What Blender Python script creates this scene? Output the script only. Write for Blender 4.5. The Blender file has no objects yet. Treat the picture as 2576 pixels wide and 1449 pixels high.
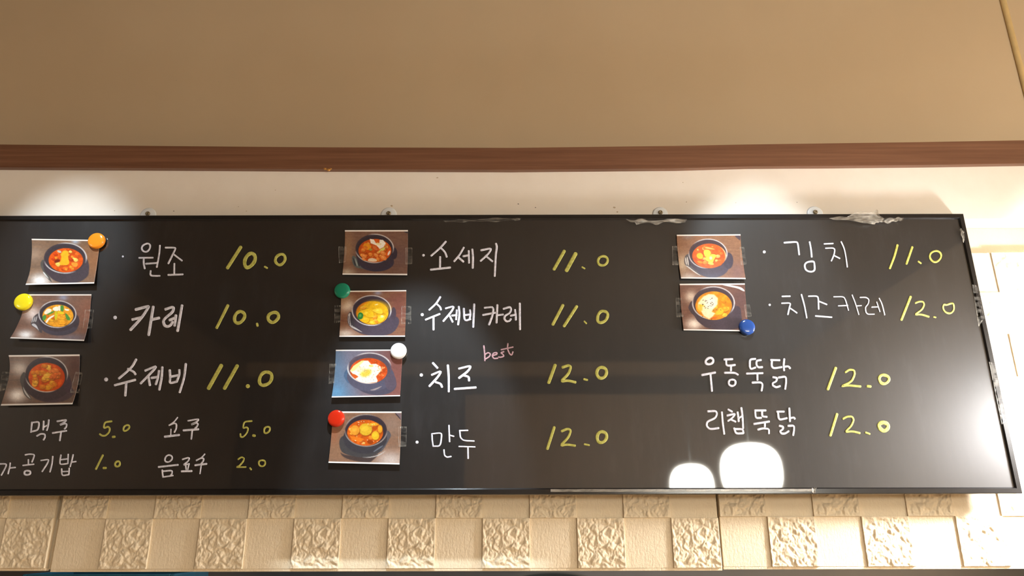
import bpy, math, random
import numpy as np
from mathutils import Vector, Matrix, noise

scene = bpy.context.scene
COL = scene.collection

# ------------------------------------------------------------------ camera
FPX, PITCH, ROLL = 1860.0, math.radians(18.4), math.radians(-0.12)
CAM = Vector((0.0, -1.65, 1.60))
ROT = (Matrix.Rotation(math.pi / 2 + PITCH, 3, 'X') @ Matrix.Rotation(ROLL, 3, 'Z'))
cd = bpy.data.cameras.new('camera')
cd.sensor_width = 36.0
cd.lens = FPX / 2576.0 * 36.0
cd.clip_start = 0.02
co = bpy.data.objects.new('camera', cd)
co.matrix_world = Matrix.Translation(CAM) @ ROT.to_4x4()
COL.objects.link(co)
scene.camera = co

# ------------------------------------------------------------------ world, exposure
w = bpy.data.worlds.new('world')
scene.world = w
w.use_nodes = True
w.node_tree.nodes['Background'].inputs[0].default_value = (1.0, 0.86, 0.70, 1)
w.node_tree.nodes['Background'].inputs[1].default_value = 0.05
vs = scene.view_settings
scene.display_settings.display_device = 'sRGB'
vs.view_transform = 'Standard'
vs.look = 'None'
vs.exposure = 0.07
vs.gamma = 1.0
vs.use_curve_mapping = False

# light levels (each sits in a lamp built further down)
SPOT_LEFT, SPOT_MID, SPOT_RIGHT, SPOT_SIDE = 85.0, 115.0, 75.0, 60.0
GLARE_POWER, SIDE_FILL = 96.0, (7.0, 38.0)
PENDANT_L = 52.0
KITCHEN_L = 22.0
COOL, NEUTRAL, WARM, GLOBE_TINT = (0.80, 0.92, 1.0), (1.0, 0.99, 0.99), (1.0, 0.97, 0.85), (1.0, 0.97, 0.85)

# ------------------------------------------------------------------ helpers
def pt(px, py, y):
    """world point on the vertical plane Y=y that stands at photograph pixel px,py"""
    d = ROT @ Vector(((px - 1288.0) / FPX, -(py - 724.5) / FPX, -1.0))
    return CAM + d * ((y - CAM.y) / d.y)

def link(o, parent=None):
    COL.objects.link(o)
    if parent is not None:
        o.parent = parent
    return o

def mesh_obj(name, verts, faces, mat, parent=None, smooth=False):
    me = bpy.data.meshes.new(name)
    me.from_pydata([tuple(v) for v in verts], [], faces)
    me.update()
    if mat is not None:
        me.materials.append(mat)
    if smooth:
        me.polygons.foreach_set('use_smooth', [True] * len(me.polygons))
    return link(bpy.data.objects.new(name, me), parent)

def empty(name, loc):
    o = bpy.data.objects.new(name, None)
    o.empty_display_size = 0.05
    o.location = loc
    return link(o)

def child(o, parent):
    """o was built in world coordinates; hang it under parent without moving it"""
    o.parent = parent
    o.matrix_parent_inverse = Matrix.Translation(-Vector(parent.location))
    return o

def tag(o, label, cat, group=None):
    o['label'] = label
    o['category'] = cat
    if group:
        o['group'] = group
    return o

def struct(o, label=None):
    o['kind'] = 'structure'
    if label:
        o['label'] = label
    return o

def box(x0, x1, y0, y1, z0, z1):
    v = [(x0, y0, z0), (x1, y0, z0), (x1, y1, z0), (x0, y1, z0),
         (x0, y0, z1), (x1, y0, z1), (x1, y1, z1), (x0, y1, z1)]
    f = [(0, 3, 2, 1), (4, 5, 6, 7), (0, 1, 5, 4), (1, 2, 6, 5), (2, 3, 7, 6), (3, 0, 4, 7)]
    return v, f

def box_obj(name, b, mat, parent=None, bevel=0.0):
    v, f = box(*b)
    o = mesh_obj(name, v, f, mat, None)
    if bevel:
        m = o.modifiers.new('bevel', 'BEVEL')
        m.width = bevel
        m.segments = 2
    if parent is not None:
        child(o, parent)
    return o

def lathe(profile, n=32):
    """profile of (r, h) revolved about local Z"""
    v, f, rows = [], [], []
    for r, h in profile:
        if r < 1e-6:
            rows.append([len(v)])
            v.append((0, 0, h))
        else:
            rows.append(list(range(len(v), len(v) + n)))
            for k in range(n):
                a = 2 * math.pi * k / n
                v.append((r * math.cos(a), r * math.sin(a), h))
    for a, b in zip(rows, rows[1:]):
        for k in range(n):
            k2 = (k + 1) % n
            if len(a) == 1 and len(b) == 1:
                continue
            if len(a) == 1:
                f.append((a[0], b[k2], b[k]))
            elif len(b) == 1:
                f.append((a[k], a[k2], b[0]))
            else:
                f.append((a[k], a[k2], b[k2], b[k]))
    return v, f

def lathe_obj(name, profile, mat, M, parent=None, n=32):
    v, f = lathe(profile, n)
    o = mesh_obj(name, [M @ Vector(p) for p in v], f, mat, None, True)
    if parent is not None:
        child(o, parent)
    return o

OUT = Matrix.Rotation(math.pi / 2, 4, 'X')        # local Z -> world -Y (towards the room)

def at(loc, R=None):
    return Matrix.Translation(Vector(loc)) @ (R if R is not None else Matrix.Identity(4))

# ------------------------------------------------------------------ materials
def lin(c):
    return tuple(((x / 255.0) / 12.92 if x / 255.0 <= 0.04045 else ((x / 255.0 + 0.055) / 1.055) ** 2.4) for x in c)

class Mat:
    def __init__(s, name):
        s.m = bpy.data.materials.new(name)
        s.m.use_nodes = True
        s.t = s.m.node_tree
        s.b = s.t.nodes['Principled BSDF']
    def n(s, kind, **kw):
        x = s.t.nodes.new(kind)
        for k, v in kw.items():
            setattr(x, k, v)
        return x
    def l(s, a, b):
        s.t.links.new(a, b)
    def set(s, **kw):
        names = {'color': 'Base Color', 'rough': 'Roughness', 'metal': 'Metallic', 'spec': 'Specular IOR Level',
                 'coat': 'Coat Weight', 'coat_rough': 'Coat Roughness', 'emit': 'Emission Color',
                 'emit_s': 'Emission Strength', 'trans': 'Transmission Weight', 'alpha': 'Alpha', 'ior': 'IOR'}
        for k, v in kw.items():
            if k in ('color', 'emit'):
                v = tuple(v) + (1,)
            s.b.inputs[names[k]].default_value = v
        return s
    def coords(s, scale=(1, 1, 1), kind='Object'):
        tc = s.n('ShaderNodeTexCoord')
        mp = s.n('ShaderNodeMapping')
        mp.inputs['Scale'].default_value = scale
        s.l(tc.outputs[kind], mp.inputs[0])
        return mp.outputs[0]
    def noise(s, vec, scale, detail=3.0, rough=0.55):
        x = s.n('ShaderNodeTexNoise')
        x.inputs['Scale'].default_value = scale
        x.inputs['Detail'].default_value = detail
        x.inputs['Roughness'].default_value = rough
        s.l(vec, x.inputs['Vector'])
        return x.outputs['Fac']
    def ramp(s, fac, stops):
        r = s.n('ShaderNodeValToRGB')
        els = r.color_ramp.elements
        while len(els) < len(stops):
            els.new(0.5)
        for e, (p, c) in zip(els, stops):
            e.position = p
            e.color = tuple(c) + (1,) if len(c) == 3 else c
        s.l(fac, r.inputs[0])
        return r.outputs[0]
    def bump(s, h, strength, dist):
        b = s.n('ShaderNodeBump')
        b.inputs['Strength'].default_value = strength
        b.inputs['Distance'].default_value = dist
        s.l(h, b.inputs['Height'])
        s.l(b.outputs[0], s.b.inputs['Normal'])
        return s

def grey(v):
    return (v, v, v)

def plain(name, color, rough=0.5, var=0.06, scale=40.0, **kw):
    """solid procedural colour with a little mottling"""
    a = Mat(name).set(rough=rough, **kw)
    nz = a.noise(a.coords(), scale)
    lo = tuple(max(0, c * (1 - var)) for c in color)
    hi = tuple(min(1, c * (1 + var)) for c in color)
    a.l(a.ramp(nz, [(0.3, lo), (0.7, hi)]), a.b.inputs['Base Color'])
    return a.m

def m_board():
    a = Mat('glossy_black_board').set(spec=0.46, coat=1.0, coat_rough=0.03)
    a.b.inputs['Coat IOR'].default_value = 1.7
    co_ = a.coords()
    n1 = a.noise(co_, 3.2, 5.0, 0.6)
    n2 = a.noise(a.coords((14, 14, 3.0)), 2.0, 6.0, 0.7)
    mul = a.n('ShaderNodeMath', operation='MULTIPLY')
    a.l(n1, mul.inputs[0]); a.l(n2, mul.inputs[1])
    c = a.ramp(mul.outputs[0], [(0.16, (0.0060, 0.0050, 0.0050)), (0.30, (0.0085, 0.0074, 0.0075)), (0.46, (0.018, 0.0170, 0.0185))])
    a.l(c, a.b.inputs['Base Color'])
    r = a.ramp(n1, [(0.3, grey(0.45)), (0.7, grey(0.53))])
    a.l(r, a.b.inputs['Roughness'])
    sp = a.noise(a.coords((1, 1, 1.6)), 330.0, 2.0, 0.6)
    msk = a.ramp(sp, [(0.72, grey(0)), (0.77, grey(1))])
    where = a.ramp(a.noise(co_, 5.5, 3.0), [(0.50, grey(0)), (0.68, grey(1))])
    mm = a.n('ShaderNodeMath', operation='MULTIPLY')
    a.l(msk, mm.inputs[0]); a.l(where, mm.inputs[1])
    mix = a.n('ShaderNodeMix', data_type='RGBA')
    a.l(mm.outputs[0], mix.inputs['Factor'])
    a.l(c, mix.inputs[6])
    mix.inputs[7].default_value = (0.09, 0.09, 0.10, 1)
    a.l(mix.outputs[2], a.b.inputs['Base Color'])
    a.bump(a.noise(co_, 700.0, 1.0), 0.02, 0.0005)
    return a.m

def m_wood():
    a = Mat('brown_wood_film').set(spec=0.5, rough=0.38)
    g = a.noise(a.coords((0.55, 1, 26)), 5.0, 6.0, 0.65)
    c = a.ramp(g, [(0.25, lin((98, 64, 46))), (0.5, lin((116, 79, 58))), (0.75, lin((132, 93, 70)))])
    a.l(c, a.b.inputs['Base Color'])
    a.bump(g, 0.15, 0.0008)
    return a.m

def m_foam():
    a = Mat('cream_foam').set(rough=0.62, spec=0.3)
    co_ = a.coords()
    n1 = a.noise(co_, 9.0)
    c = a.ramp(n1, [(0.3, lin((232, 214, 184))), (0.7, lin((240, 224, 196)))])
    a.l(c, a.b.inputs['Base Color'])
    v = a.noise(a.coords((1, 1, 0.55)), 230.0, 4.0, 0.65)
    a.bump(v, 0.75, 0.0020)
    return a.m

def m_panel():
    a = Mat('white_laminate').set(rough=0.42, spec=0.4)
    n1 = a.noise(a.coords(), 14.0, 5.0, 0.6)
    c = a.ramp(n1, [(0.25, lin((230, 220, 208))), (0.6, lin((234, 225, 214)))])
    a.l(c, a.b.inputs['Base Color'])
    return a.m

def m_upper():
    a = Mat('beige_wallboard').set(rough=0.42, spec=0.35)
    n1 = a.noise(a.coords(), 2.2, 4.0)
    c = a.ramp(n1, [(0.3, lin((195, 172, 141))), (0.7, lin((201, 179, 148)))])
    a.l(c, a.b.inputs['Base Color'])
    return a.m

def m_marker(name, lo, hi):
    a = Mat(name).set(rough=0.55, spec=0.3)
    n1 = a.noise(a.coords((60, 1, 60)), 2.6, 4.0, 0.65)
    a.l(a.ramp(n1, [(0.32, lo), (0.62, hi)]), a.b.inputs['Base Color'])
    return a.m

def m_print():
    a = Mat('photo_print').set(rough=0.32, spec=0.35)
    at_ = a.n('ShaderNodeAttribute', attribute_name='print')
    a.l(at_.outputs['Color'], a.b.inputs['Base Color'])
    return a.m

def m_tape(name, strength, alpha, edge):
    """clear film: nearly invisible in the middle, milky along the cut edges and creases"""
    a = Mat(name).set(rough=0.16, spec=0.6, color=(0.80, 0.75, 0.66))
    n1 = a.noise(a.coords((1, 1, 2.2)), 60.0, 2.0)
    e = a.n('ShaderNodeAttribute', attribute_name='edge')
    lo, hi = alpha
    base = a.ramp(n1, [(0.42, grey(lo)), (0.72, grey(hi))])
    mx = a.n('ShaderNodeMix', data_type='RGBA')
    a.l(e.outputs['Fac'], mx.inputs['Factor'])
    a.l(base, mx.inputs[6])
    mx.inputs[7].default_value = (edge, edge, edge, 1)
    a.l(mx.outputs[2], a.b.inputs['Alpha'])
    a.bump(n1, strength, 0.002)
    return a.m

def m_emit(name, color, s, base=(0.9, 0.9, 0.9)):
    return Mat(name).set(color=base, emit=color, emit_s=s, rough=0.4).m

def m_steel(name, tint=(0.6, 0.6, 0.62), rough=0.28):
    a = Mat(name).set(color=tint, metal=1.0, rough=rough)
    g = a.noise(a.coords((1, 1, 60)), 8.0, 4.0)
    a.bump(g, 0.08, 0.0005)
    return a.m

BOARD, WOOD, FOAM, PANEL, UPPER = m_board(), m_wood(), m_foam(), m_panel(), m_upper()
FRAME = plain('black_frame', (0.012, 0.011, 0.011), 0.22, 0.15, 60)
WHITE_INK = m_marker('white_marker', (0.52, 0.53, 0.64), (0.82, 0.82, 0.93))
LIME_INK = m_marker('lime_marker', (0.36, 0.35, 0.06), (0.56, 0.55, 0.15))
PINK_INK = m_marker('pink_marker', (0.36, 0.24, 0.27), (0.58, 0.36, 0.42))
PRINT = m_print()
TAPE = m_tape('clear_tape', 0.4, (0.0, 0.06), 0.24)
FILM = m_tape('crumpled_film', 0.3, (0.10, 0.32), 0.34)
STEEL = m_steel('steel')
DARKMETAL = plain('dark_metal', (0.03, 0.03, 0.03), 0.4)

# ================================================================== the setting
Y_TILE, Y_PANEL, Y_UPPER, Y_TRIM, Y_FRAME, Y_BOARD = 0.0, -0.046, 0.080, -0.060, -0.0745, -0.0700
Z_PB = 2.3025                                   # lower edge of the white band
ZT, ZB, XL, XR = 2.3040, 1.6770, -1.36, 1.0490  # outside of the menu board
PAN_BOT = 1.527

# wall carrying the foam tiles, with the kitchen hatch open below it
wall_front = struct(box_obj('wall_front', (-2.6, 2.6, 0.012, 0.14, PAN_BOT + 0.004, 2.4700), FOAM), 'cream foam covered wall above the kitchen hatch')
band = struct(box_obj('wall_band', (-2.6, 2.6, Y_PANEL, 0.010, Z_PB, 2.47), PANEL, None, 0.0012), 'white laminate band between brown trim and menu board')
upper = struct(box_obj('wall_upper', (-2.6, 2.6, Y_UPPER, 0.20, 2.4705, 3.2), UPPER), 'smooth beige wallboard above the brown trim')

# brown wood-film trim, its edges not quite straight
def trim_mesh():
    bot = [(-420, 419), (0, 421), (420, 423), (800, 425.5), (1288, 427), (1700, 423.5), (1880, 418.5), (2060, 417.5), (2320, 415), (2576, 411), (2990, 407)]
    top = [(-420, 361), (0, 363.5), (420, 367.5), (800, 370.5), (1288, 372), (1700, 367), (1880, 363.5), (2060, 361), (2320, 357.5), (2576, 353), (2990, 349)]
    v, f = [], []
    for b, t in zip(bot, top):
        pb, ptp = pt(b[0], b[1], Y_TRIM), pt(t[0], t[1], Y_TRIM)
        x = (pb.x + ptp.x) / 2
        v += [(x, Y_PANEL - 0.0005, pb.z), (x, Y_TRIM, pb.z), (x, Y_TRIM, ptp.z), (x, Y_UPPER - 0.0005, ptp.z)]
    n = len(bot)
    for i in range(n - 1):
        a, b = 4 * i, 4 * i + 4
        for k in range(3):
            f.append((a + k, b + k, b + k + 1, a + k + 1))
        f.append((a + 3, b + 3, b, a))
    f += [(0, 1, 2, 3), (4 * n - 1, 4 * n - 2, 4 * n - 3, 4 * n - 4)]
    return v, f
tv, tf = trim_mesh()
trim1 = struct(mesh_obj('trim_1', tv, tf, WOOD), 'dark brown wood-grain trim across the wall')
trim1['kind'] = 'structure'

# vertical cover bead on the beige wallboard
BEAD = plain('cream_plastic', lin((206, 178, 126)), 0.35)
bv, bf = [], []
xb = (pt(2524, 0, Y_UPPER).x + pt(2585, 255, Y_UPPER).x) / 2
for z in (2.474, 3.2):
    for k in range(9):
        a = math.pi * k / 8
        bv.append((xb - 0.0095 * math.cos(a), Y_UPPER - 0.0005 - 0.007 * math.sin(a), z))
bf = [(k, k + 1, k + 10, k + 9) for k in range(8)]
bf.append((0, 9, 17, 8))
struct(mesh_obj('trim_2', bv, bf, BEAD, None, True), 'slim cream bead running up the beige wallboard')

# room behind the camera
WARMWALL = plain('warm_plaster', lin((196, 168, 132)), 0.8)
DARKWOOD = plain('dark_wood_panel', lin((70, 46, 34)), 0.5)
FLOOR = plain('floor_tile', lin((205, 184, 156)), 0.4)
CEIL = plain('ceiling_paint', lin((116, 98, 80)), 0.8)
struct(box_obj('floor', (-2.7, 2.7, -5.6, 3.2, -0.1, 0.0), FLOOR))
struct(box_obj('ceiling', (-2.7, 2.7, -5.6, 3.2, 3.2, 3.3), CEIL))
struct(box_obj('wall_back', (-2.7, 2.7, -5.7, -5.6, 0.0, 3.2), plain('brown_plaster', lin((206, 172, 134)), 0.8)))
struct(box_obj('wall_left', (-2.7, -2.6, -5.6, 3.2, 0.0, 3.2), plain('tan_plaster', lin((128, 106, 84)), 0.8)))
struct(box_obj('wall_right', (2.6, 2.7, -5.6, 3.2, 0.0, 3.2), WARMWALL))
struct(box_obj('trim_3', (-2.6, 2.6, -5.6, -5.50, 2.88, 3.02), DARKWOOD), 'dark beam on the wall opposite the menu board')
struct(box_obj('trim_4', (-2.6, 2.6, -5.6, -5.57, 0.0, 1.1), DARKWOOD), 'dark wainscot on the wall opposite the menu board')
struct(box_obj('trim_5', (-2.6, -0.45, -5.6, -5.52, 1.1, 2.88), DARKWOOD), 'dark panel added opposite the menu board to darken its reflection')  # added out of view, darkens what the board's left part mirrors
struct(box_obj('wall_below', (-2.6, 2.6, 0.0, 0.14, 0.0, 1.05), FOAM))
struct(box_obj('wall_kitchen', (-2.6, 2.6, 3.1, 3.2, 0.0, 3.2), plain('kitchen_wall', (0.10, 0.12, 0.14), 0.5)))

# ------------------------------------------------------------------ foam tiles
def tile_mesh(name, seed, rough):
    n = 66 if rough else 4
    w_ = 0.0998
    v, f = [], []
    rnd = random.Random(seed)
    off = Vector((rnd.uniform(0, 90), rnd.uniform(0, 90), rnd.uniform(0, 90)))
    ang = rnd.uniform(-0.5, 0.5)
    for j in range(n + 1):
        for i in range(n + 1):
            x, z = (i / n - 0.5) * w_, (j / n - 0.5) * w_
            d = 0.0012
            if rough:
                q = Vector((x * math.cos(ang) - z * math.sin(ang), 0, x * math.sin(ang) + z * math.cos(ang)))
                q = q + noise.noise_vector(q * 55 + off) * 0.007
                hgt = 0.0
                for fr, am in ((66, 0.0028), (125, 0.0015)):          # chipped facets: every cell its own height and tilt
                    g = Vector((q.x * fr, 0.37, q.z * fr * 0.72)) + off
                    dist, pts = noise.voronoi(g)
                    tilt = noise.noise_vector(pts[0] * 3.1)
                    k = min(1.0, (dist[1] - dist[0]) * 3.2)
                    hgt += am * (noise.noise(pts[0] * 7.7) * 0.8 + tilt.dot(g - pts[0]) * 1.7) * (0.45 + 0.55 * k) - am * 0.55 * (1 - k)
                hgt += 0.0012 * noise.noise(q * 210 + off)
                edge = min(1.0, 16 * min(i, n - i, j, n - j) / n + 0.25)
                d = max(0.0050 + edge * hgt, 0.0014)
            v.append((x, -d, z))
    N = n + 1
    for j in range(n):
        for i in range(n):
            a = j * N + i
            f.append((a, a + 1, a + N + 1, a + N))
    # sides
    ring = [i for i in range(N)] + [j * N + n for j in range(1, N)] + [n * N + i for i in range(n - 1, -1, -1)] + [j * N for j in range(n - 1, 0, -1)]
    base = len(v)
    for a in ring:
        v.append((v[a][0], 0.008, v[a][2]))
    L = len(ring)
    for k in range(L):
        f.append((ring[k], base + k, base + (k + 1) % L, ring[(k + 1) % L]))
    me = bpy.data.meshes.new(name)
    me.from_pydata(v, [], f)
    me.update()
    me.materials.append(FOAM)
    if rough:
        me.polygons.foreach_set('use_smooth', [k < n * n for k in range(len(me.polygons))])
    return me
rough_me = [tile_mesh('rough_tile', 11 + k, True) for k in range(6)]
flat_me = tile_mesh('flat_tile', 3, False)
# sheet A (left), B (middle, 14 tiles wide), C (right); each: first column edge, columns, height shift, tile pitch
sheets = [(-1.0765 - 0.3, 4, 0.0022, 0.1, 0), (-0.9640, 14, 0.0, 0.10005, 1), (0.4415, 14, 0.0022, 0.09995, 0)]
for si, (x0, ncol, dz, pitch, par) in enumerate(sheets):
    for c in range(ncol):
        xc = x0 + (c + 0.5) * pitch
        for r in range(8):
            if r > 2 and xc < 0.93:
                continue
            zc = 1.582 + dz + 0.1 * r
            if zc + 0.05 > Z_PB + 0.02:
                continue
            rough = (c + r) % 2 == 1
            k = (c * 3 + r * 5 + si * 2) % 6
            me = rough_me[k] if rough else flat_me
            o = bpy.data.objects.new('foam_tile', me)
            o.location = (xc, Y_TILE, zc)
            o.scale = (pitch / 0.1, 1, 1)
            if rough and (c // 2) % 2:
                o.scale.x *= -1 if (c + r + si) % 4 == 3 else 1
            link(o, wall_front)
    # lower lip of the foam sheet
    xa, xe = x0 - 0.001, x0 + ncol * pitch + 0.001
    lip = box_obj('foam_lip', (xa, xe, -0.0005, 0.0125, PAN_BOT - 0.0005 + dz, 1.5320 + dz), FOAM, wall_front, 0.0008)

# ================================================================== the menu board
board = empty('menu_board', ((XL + XR) / 2, Y_BOARD, ZB))
tag(board, 'long glossy black menu board with white and lime handwriting', 'menu board')
FW = 0.0125
box_obj('writing_surface', (XL + 0.006, XR - 0.006, Y_BOARD, Y_PANEL - 0.003, ZB + 0.006, ZT - 0.006), BOARD, board)

def frame_bar(p0, p1, inward, name):
    """bar from p0 to p1 (x,z of outer corners, mitred); inward = unit (x,z)"""
    prof = [(0.0, Y_PANEL - 0.001), (0.0, Y_FRAME + 0.0012), (0.0012, Y_FRAME), (FW - 0.0024, Y_FRAME), (FW, Y_BOARD - 0.0004), (FW, Y_PANEL - 0.001)]
    d = Vector((p1[0] - p0[0], p1[1] - p0[1])).normalized()
    v = []
    for end, s in ((p0, 1), (p1, -1)):
        for t, y in prof:
            v.append((end[0] + inward[0] * t + d.x * t * s, y, end[1] + inward[1] * t + d.y * t * s))
    n = len(prof)
    f = [(k, (k + 1) % n, n + (k + 1) % n, n + k) for k in range(n)]
    f += [tuple(range(n - 1, -1, -1)), tuple(range(n, 2 * n))]
    return child(mesh_obj(name, v, f, FRAME), board)
frame_bar((XL, ZT), (XR, ZT), (0, -1), 'frame_rail')
frame_bar((XR, ZB), (XL, ZB), (0, 1), 'frame_rail')
frame_bar((XR, ZT), (XR, ZB), (-1, 0), 'frame_rail')
frame_bar((XL, ZB), (XL, ZT), (1, 0), 'frame_rail')

# ------------------------------------------------------------------ handwriting
def chaikin(p, closed, it=2):
    for _ in range(it):
        q = []
        n = len(p)
        if closed:
            for i in range(n):
                a, b = p[i], p[(i + 1) % n]
                q += [(a[0] * .75 + b[0] * .25, a[1] * .75 + b[1] * .25), (a[0] * .25 + b[0] * .75, a[1] * .25 + b[1] * .75)]
        else:
            q = [p[0]]
            for i in range(n - 1):
                a, b = p[i], p[i + 1]
                k = 0.2
                if i > 0:
                    q.append((a[0] * (1 - k) + b[0] * k, a[1] * (1 - k) + b[1] * k))
                if i < n - 2:
                    q.append((a[0] * k + b[0] * (1 - k), a[1] * k + b[1] * (1 - k)))
            q.append(p[-1])
        p = q
    return p

def stroke_mesh(strokes, crop, y0):
    """strokes: (points, width, closed) in the pixel frame of crop=(x0,y0,scale)"""
    V, F = [], []
    lay = 0
    for pts, wd, closed in strokes:
        lay += 1
        yb = y0 - 0.00012 * (lay % 5)
        p = [(crop[0] + a / crop[2], crop[1] + b / crop[2]) for a, b in pts]
        hw = wd / crop[2] / 2
        if len(p) == 1:
            cx, cy = p[0]
            c0 = len(V)
            V.append(pt(cx, cy, yb - 0.0006))
            for k in range(14):
                a = 2 * math.pi * k / 14
                V.append(pt(cx + hw * math.cos(a), cy + hw * math.sin(a), yb))
            for k in range(14):
                F.append((c0, c0 + 1 + (k + 1) % 14, c0 + 1 + k))
            continue
        p = chaikin(p, closed, 3 if closed else 2)
        n = len(p)
        rows = []
        for i in range(n):
            if closed:
                a, b = p[i - 1], p[(i + 1) % n]
            else:
                a, b = p[max(i - 1, 0)], p[min(i + 1, n - 1)]
            tx, ty = b[0] - a[0], b[1] - a[1]
            L = math.hypot(tx, ty) or 1
            nx, ny = -ty / L, tx / L
            s = 1.0 + 0.06 * math.sin(i * 0.45 + lay * 2.1)
            r = []
            for q, h in ((-1, 0), (-0.6, 0.0005), (0.6, 0.0005), (1, 0)):
                r.append(len(V))
                V.append(pt(p[i][0] + nx * hw * q * s, p[i][1] + ny * hw * q * s, yb - h))
            rows.append(r)
        m = n if closed else n - 1
        for i in range(m):
            a, b = rows[i], rows[(i + 1) % n]
            for k in range(3):
                F.append((a[k], a[k + 1], b[k + 1], b[k]))
        if not closed:
            for end, i, sg in ((p[0], 0, -1), (p[-1], n - 1, 1)):
                j = 1 if i == 0 else n - 2
                tx, ty = end[0] - p[j][0], end[1] - p[j][1]
                L = math.hypot(tx, ty) or 1
                tx, ty = tx / L, ty / L
                nx, ny = -ty, tx
                c0 = len(V)
                V.append(pt(end[0], end[1], yb - 0.0006))
                for k in range(9):
                    a = -math.pi / 2 + math.pi * k / 8
                    V.append(pt(end[0] + hw * 1.03 * (nx * math.sin(a) + tx * math.cos(a) * .8), end[1] + hw * 1.03 * (ny * math.sin(a) + ty * math.cos(a) * .8), yb))
                for k in range(8):
                    F.append((c0, c0 + 1 + k, c0 + 2 + k))
    return V, F

def parse(txt, wdef):
    """'x,y x,y ...' strokes split by ';'. prefix 'o' closed loop, '@n' sets width"""
    out = []
    for s in txt.split(';'):
        s = s.strip()
        if not s:
            continue
        closed, wd, pts = False, wdef, []
        for t in s.split():
            if t == 'o':
                closed = True
            elif t[0] == '@':
                wd = float(t[1:])
            else:
                a, b = t.split(',')
                pts.append((float(a), float(b)))
        out.append((pts, wd, closed))
    return out

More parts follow.
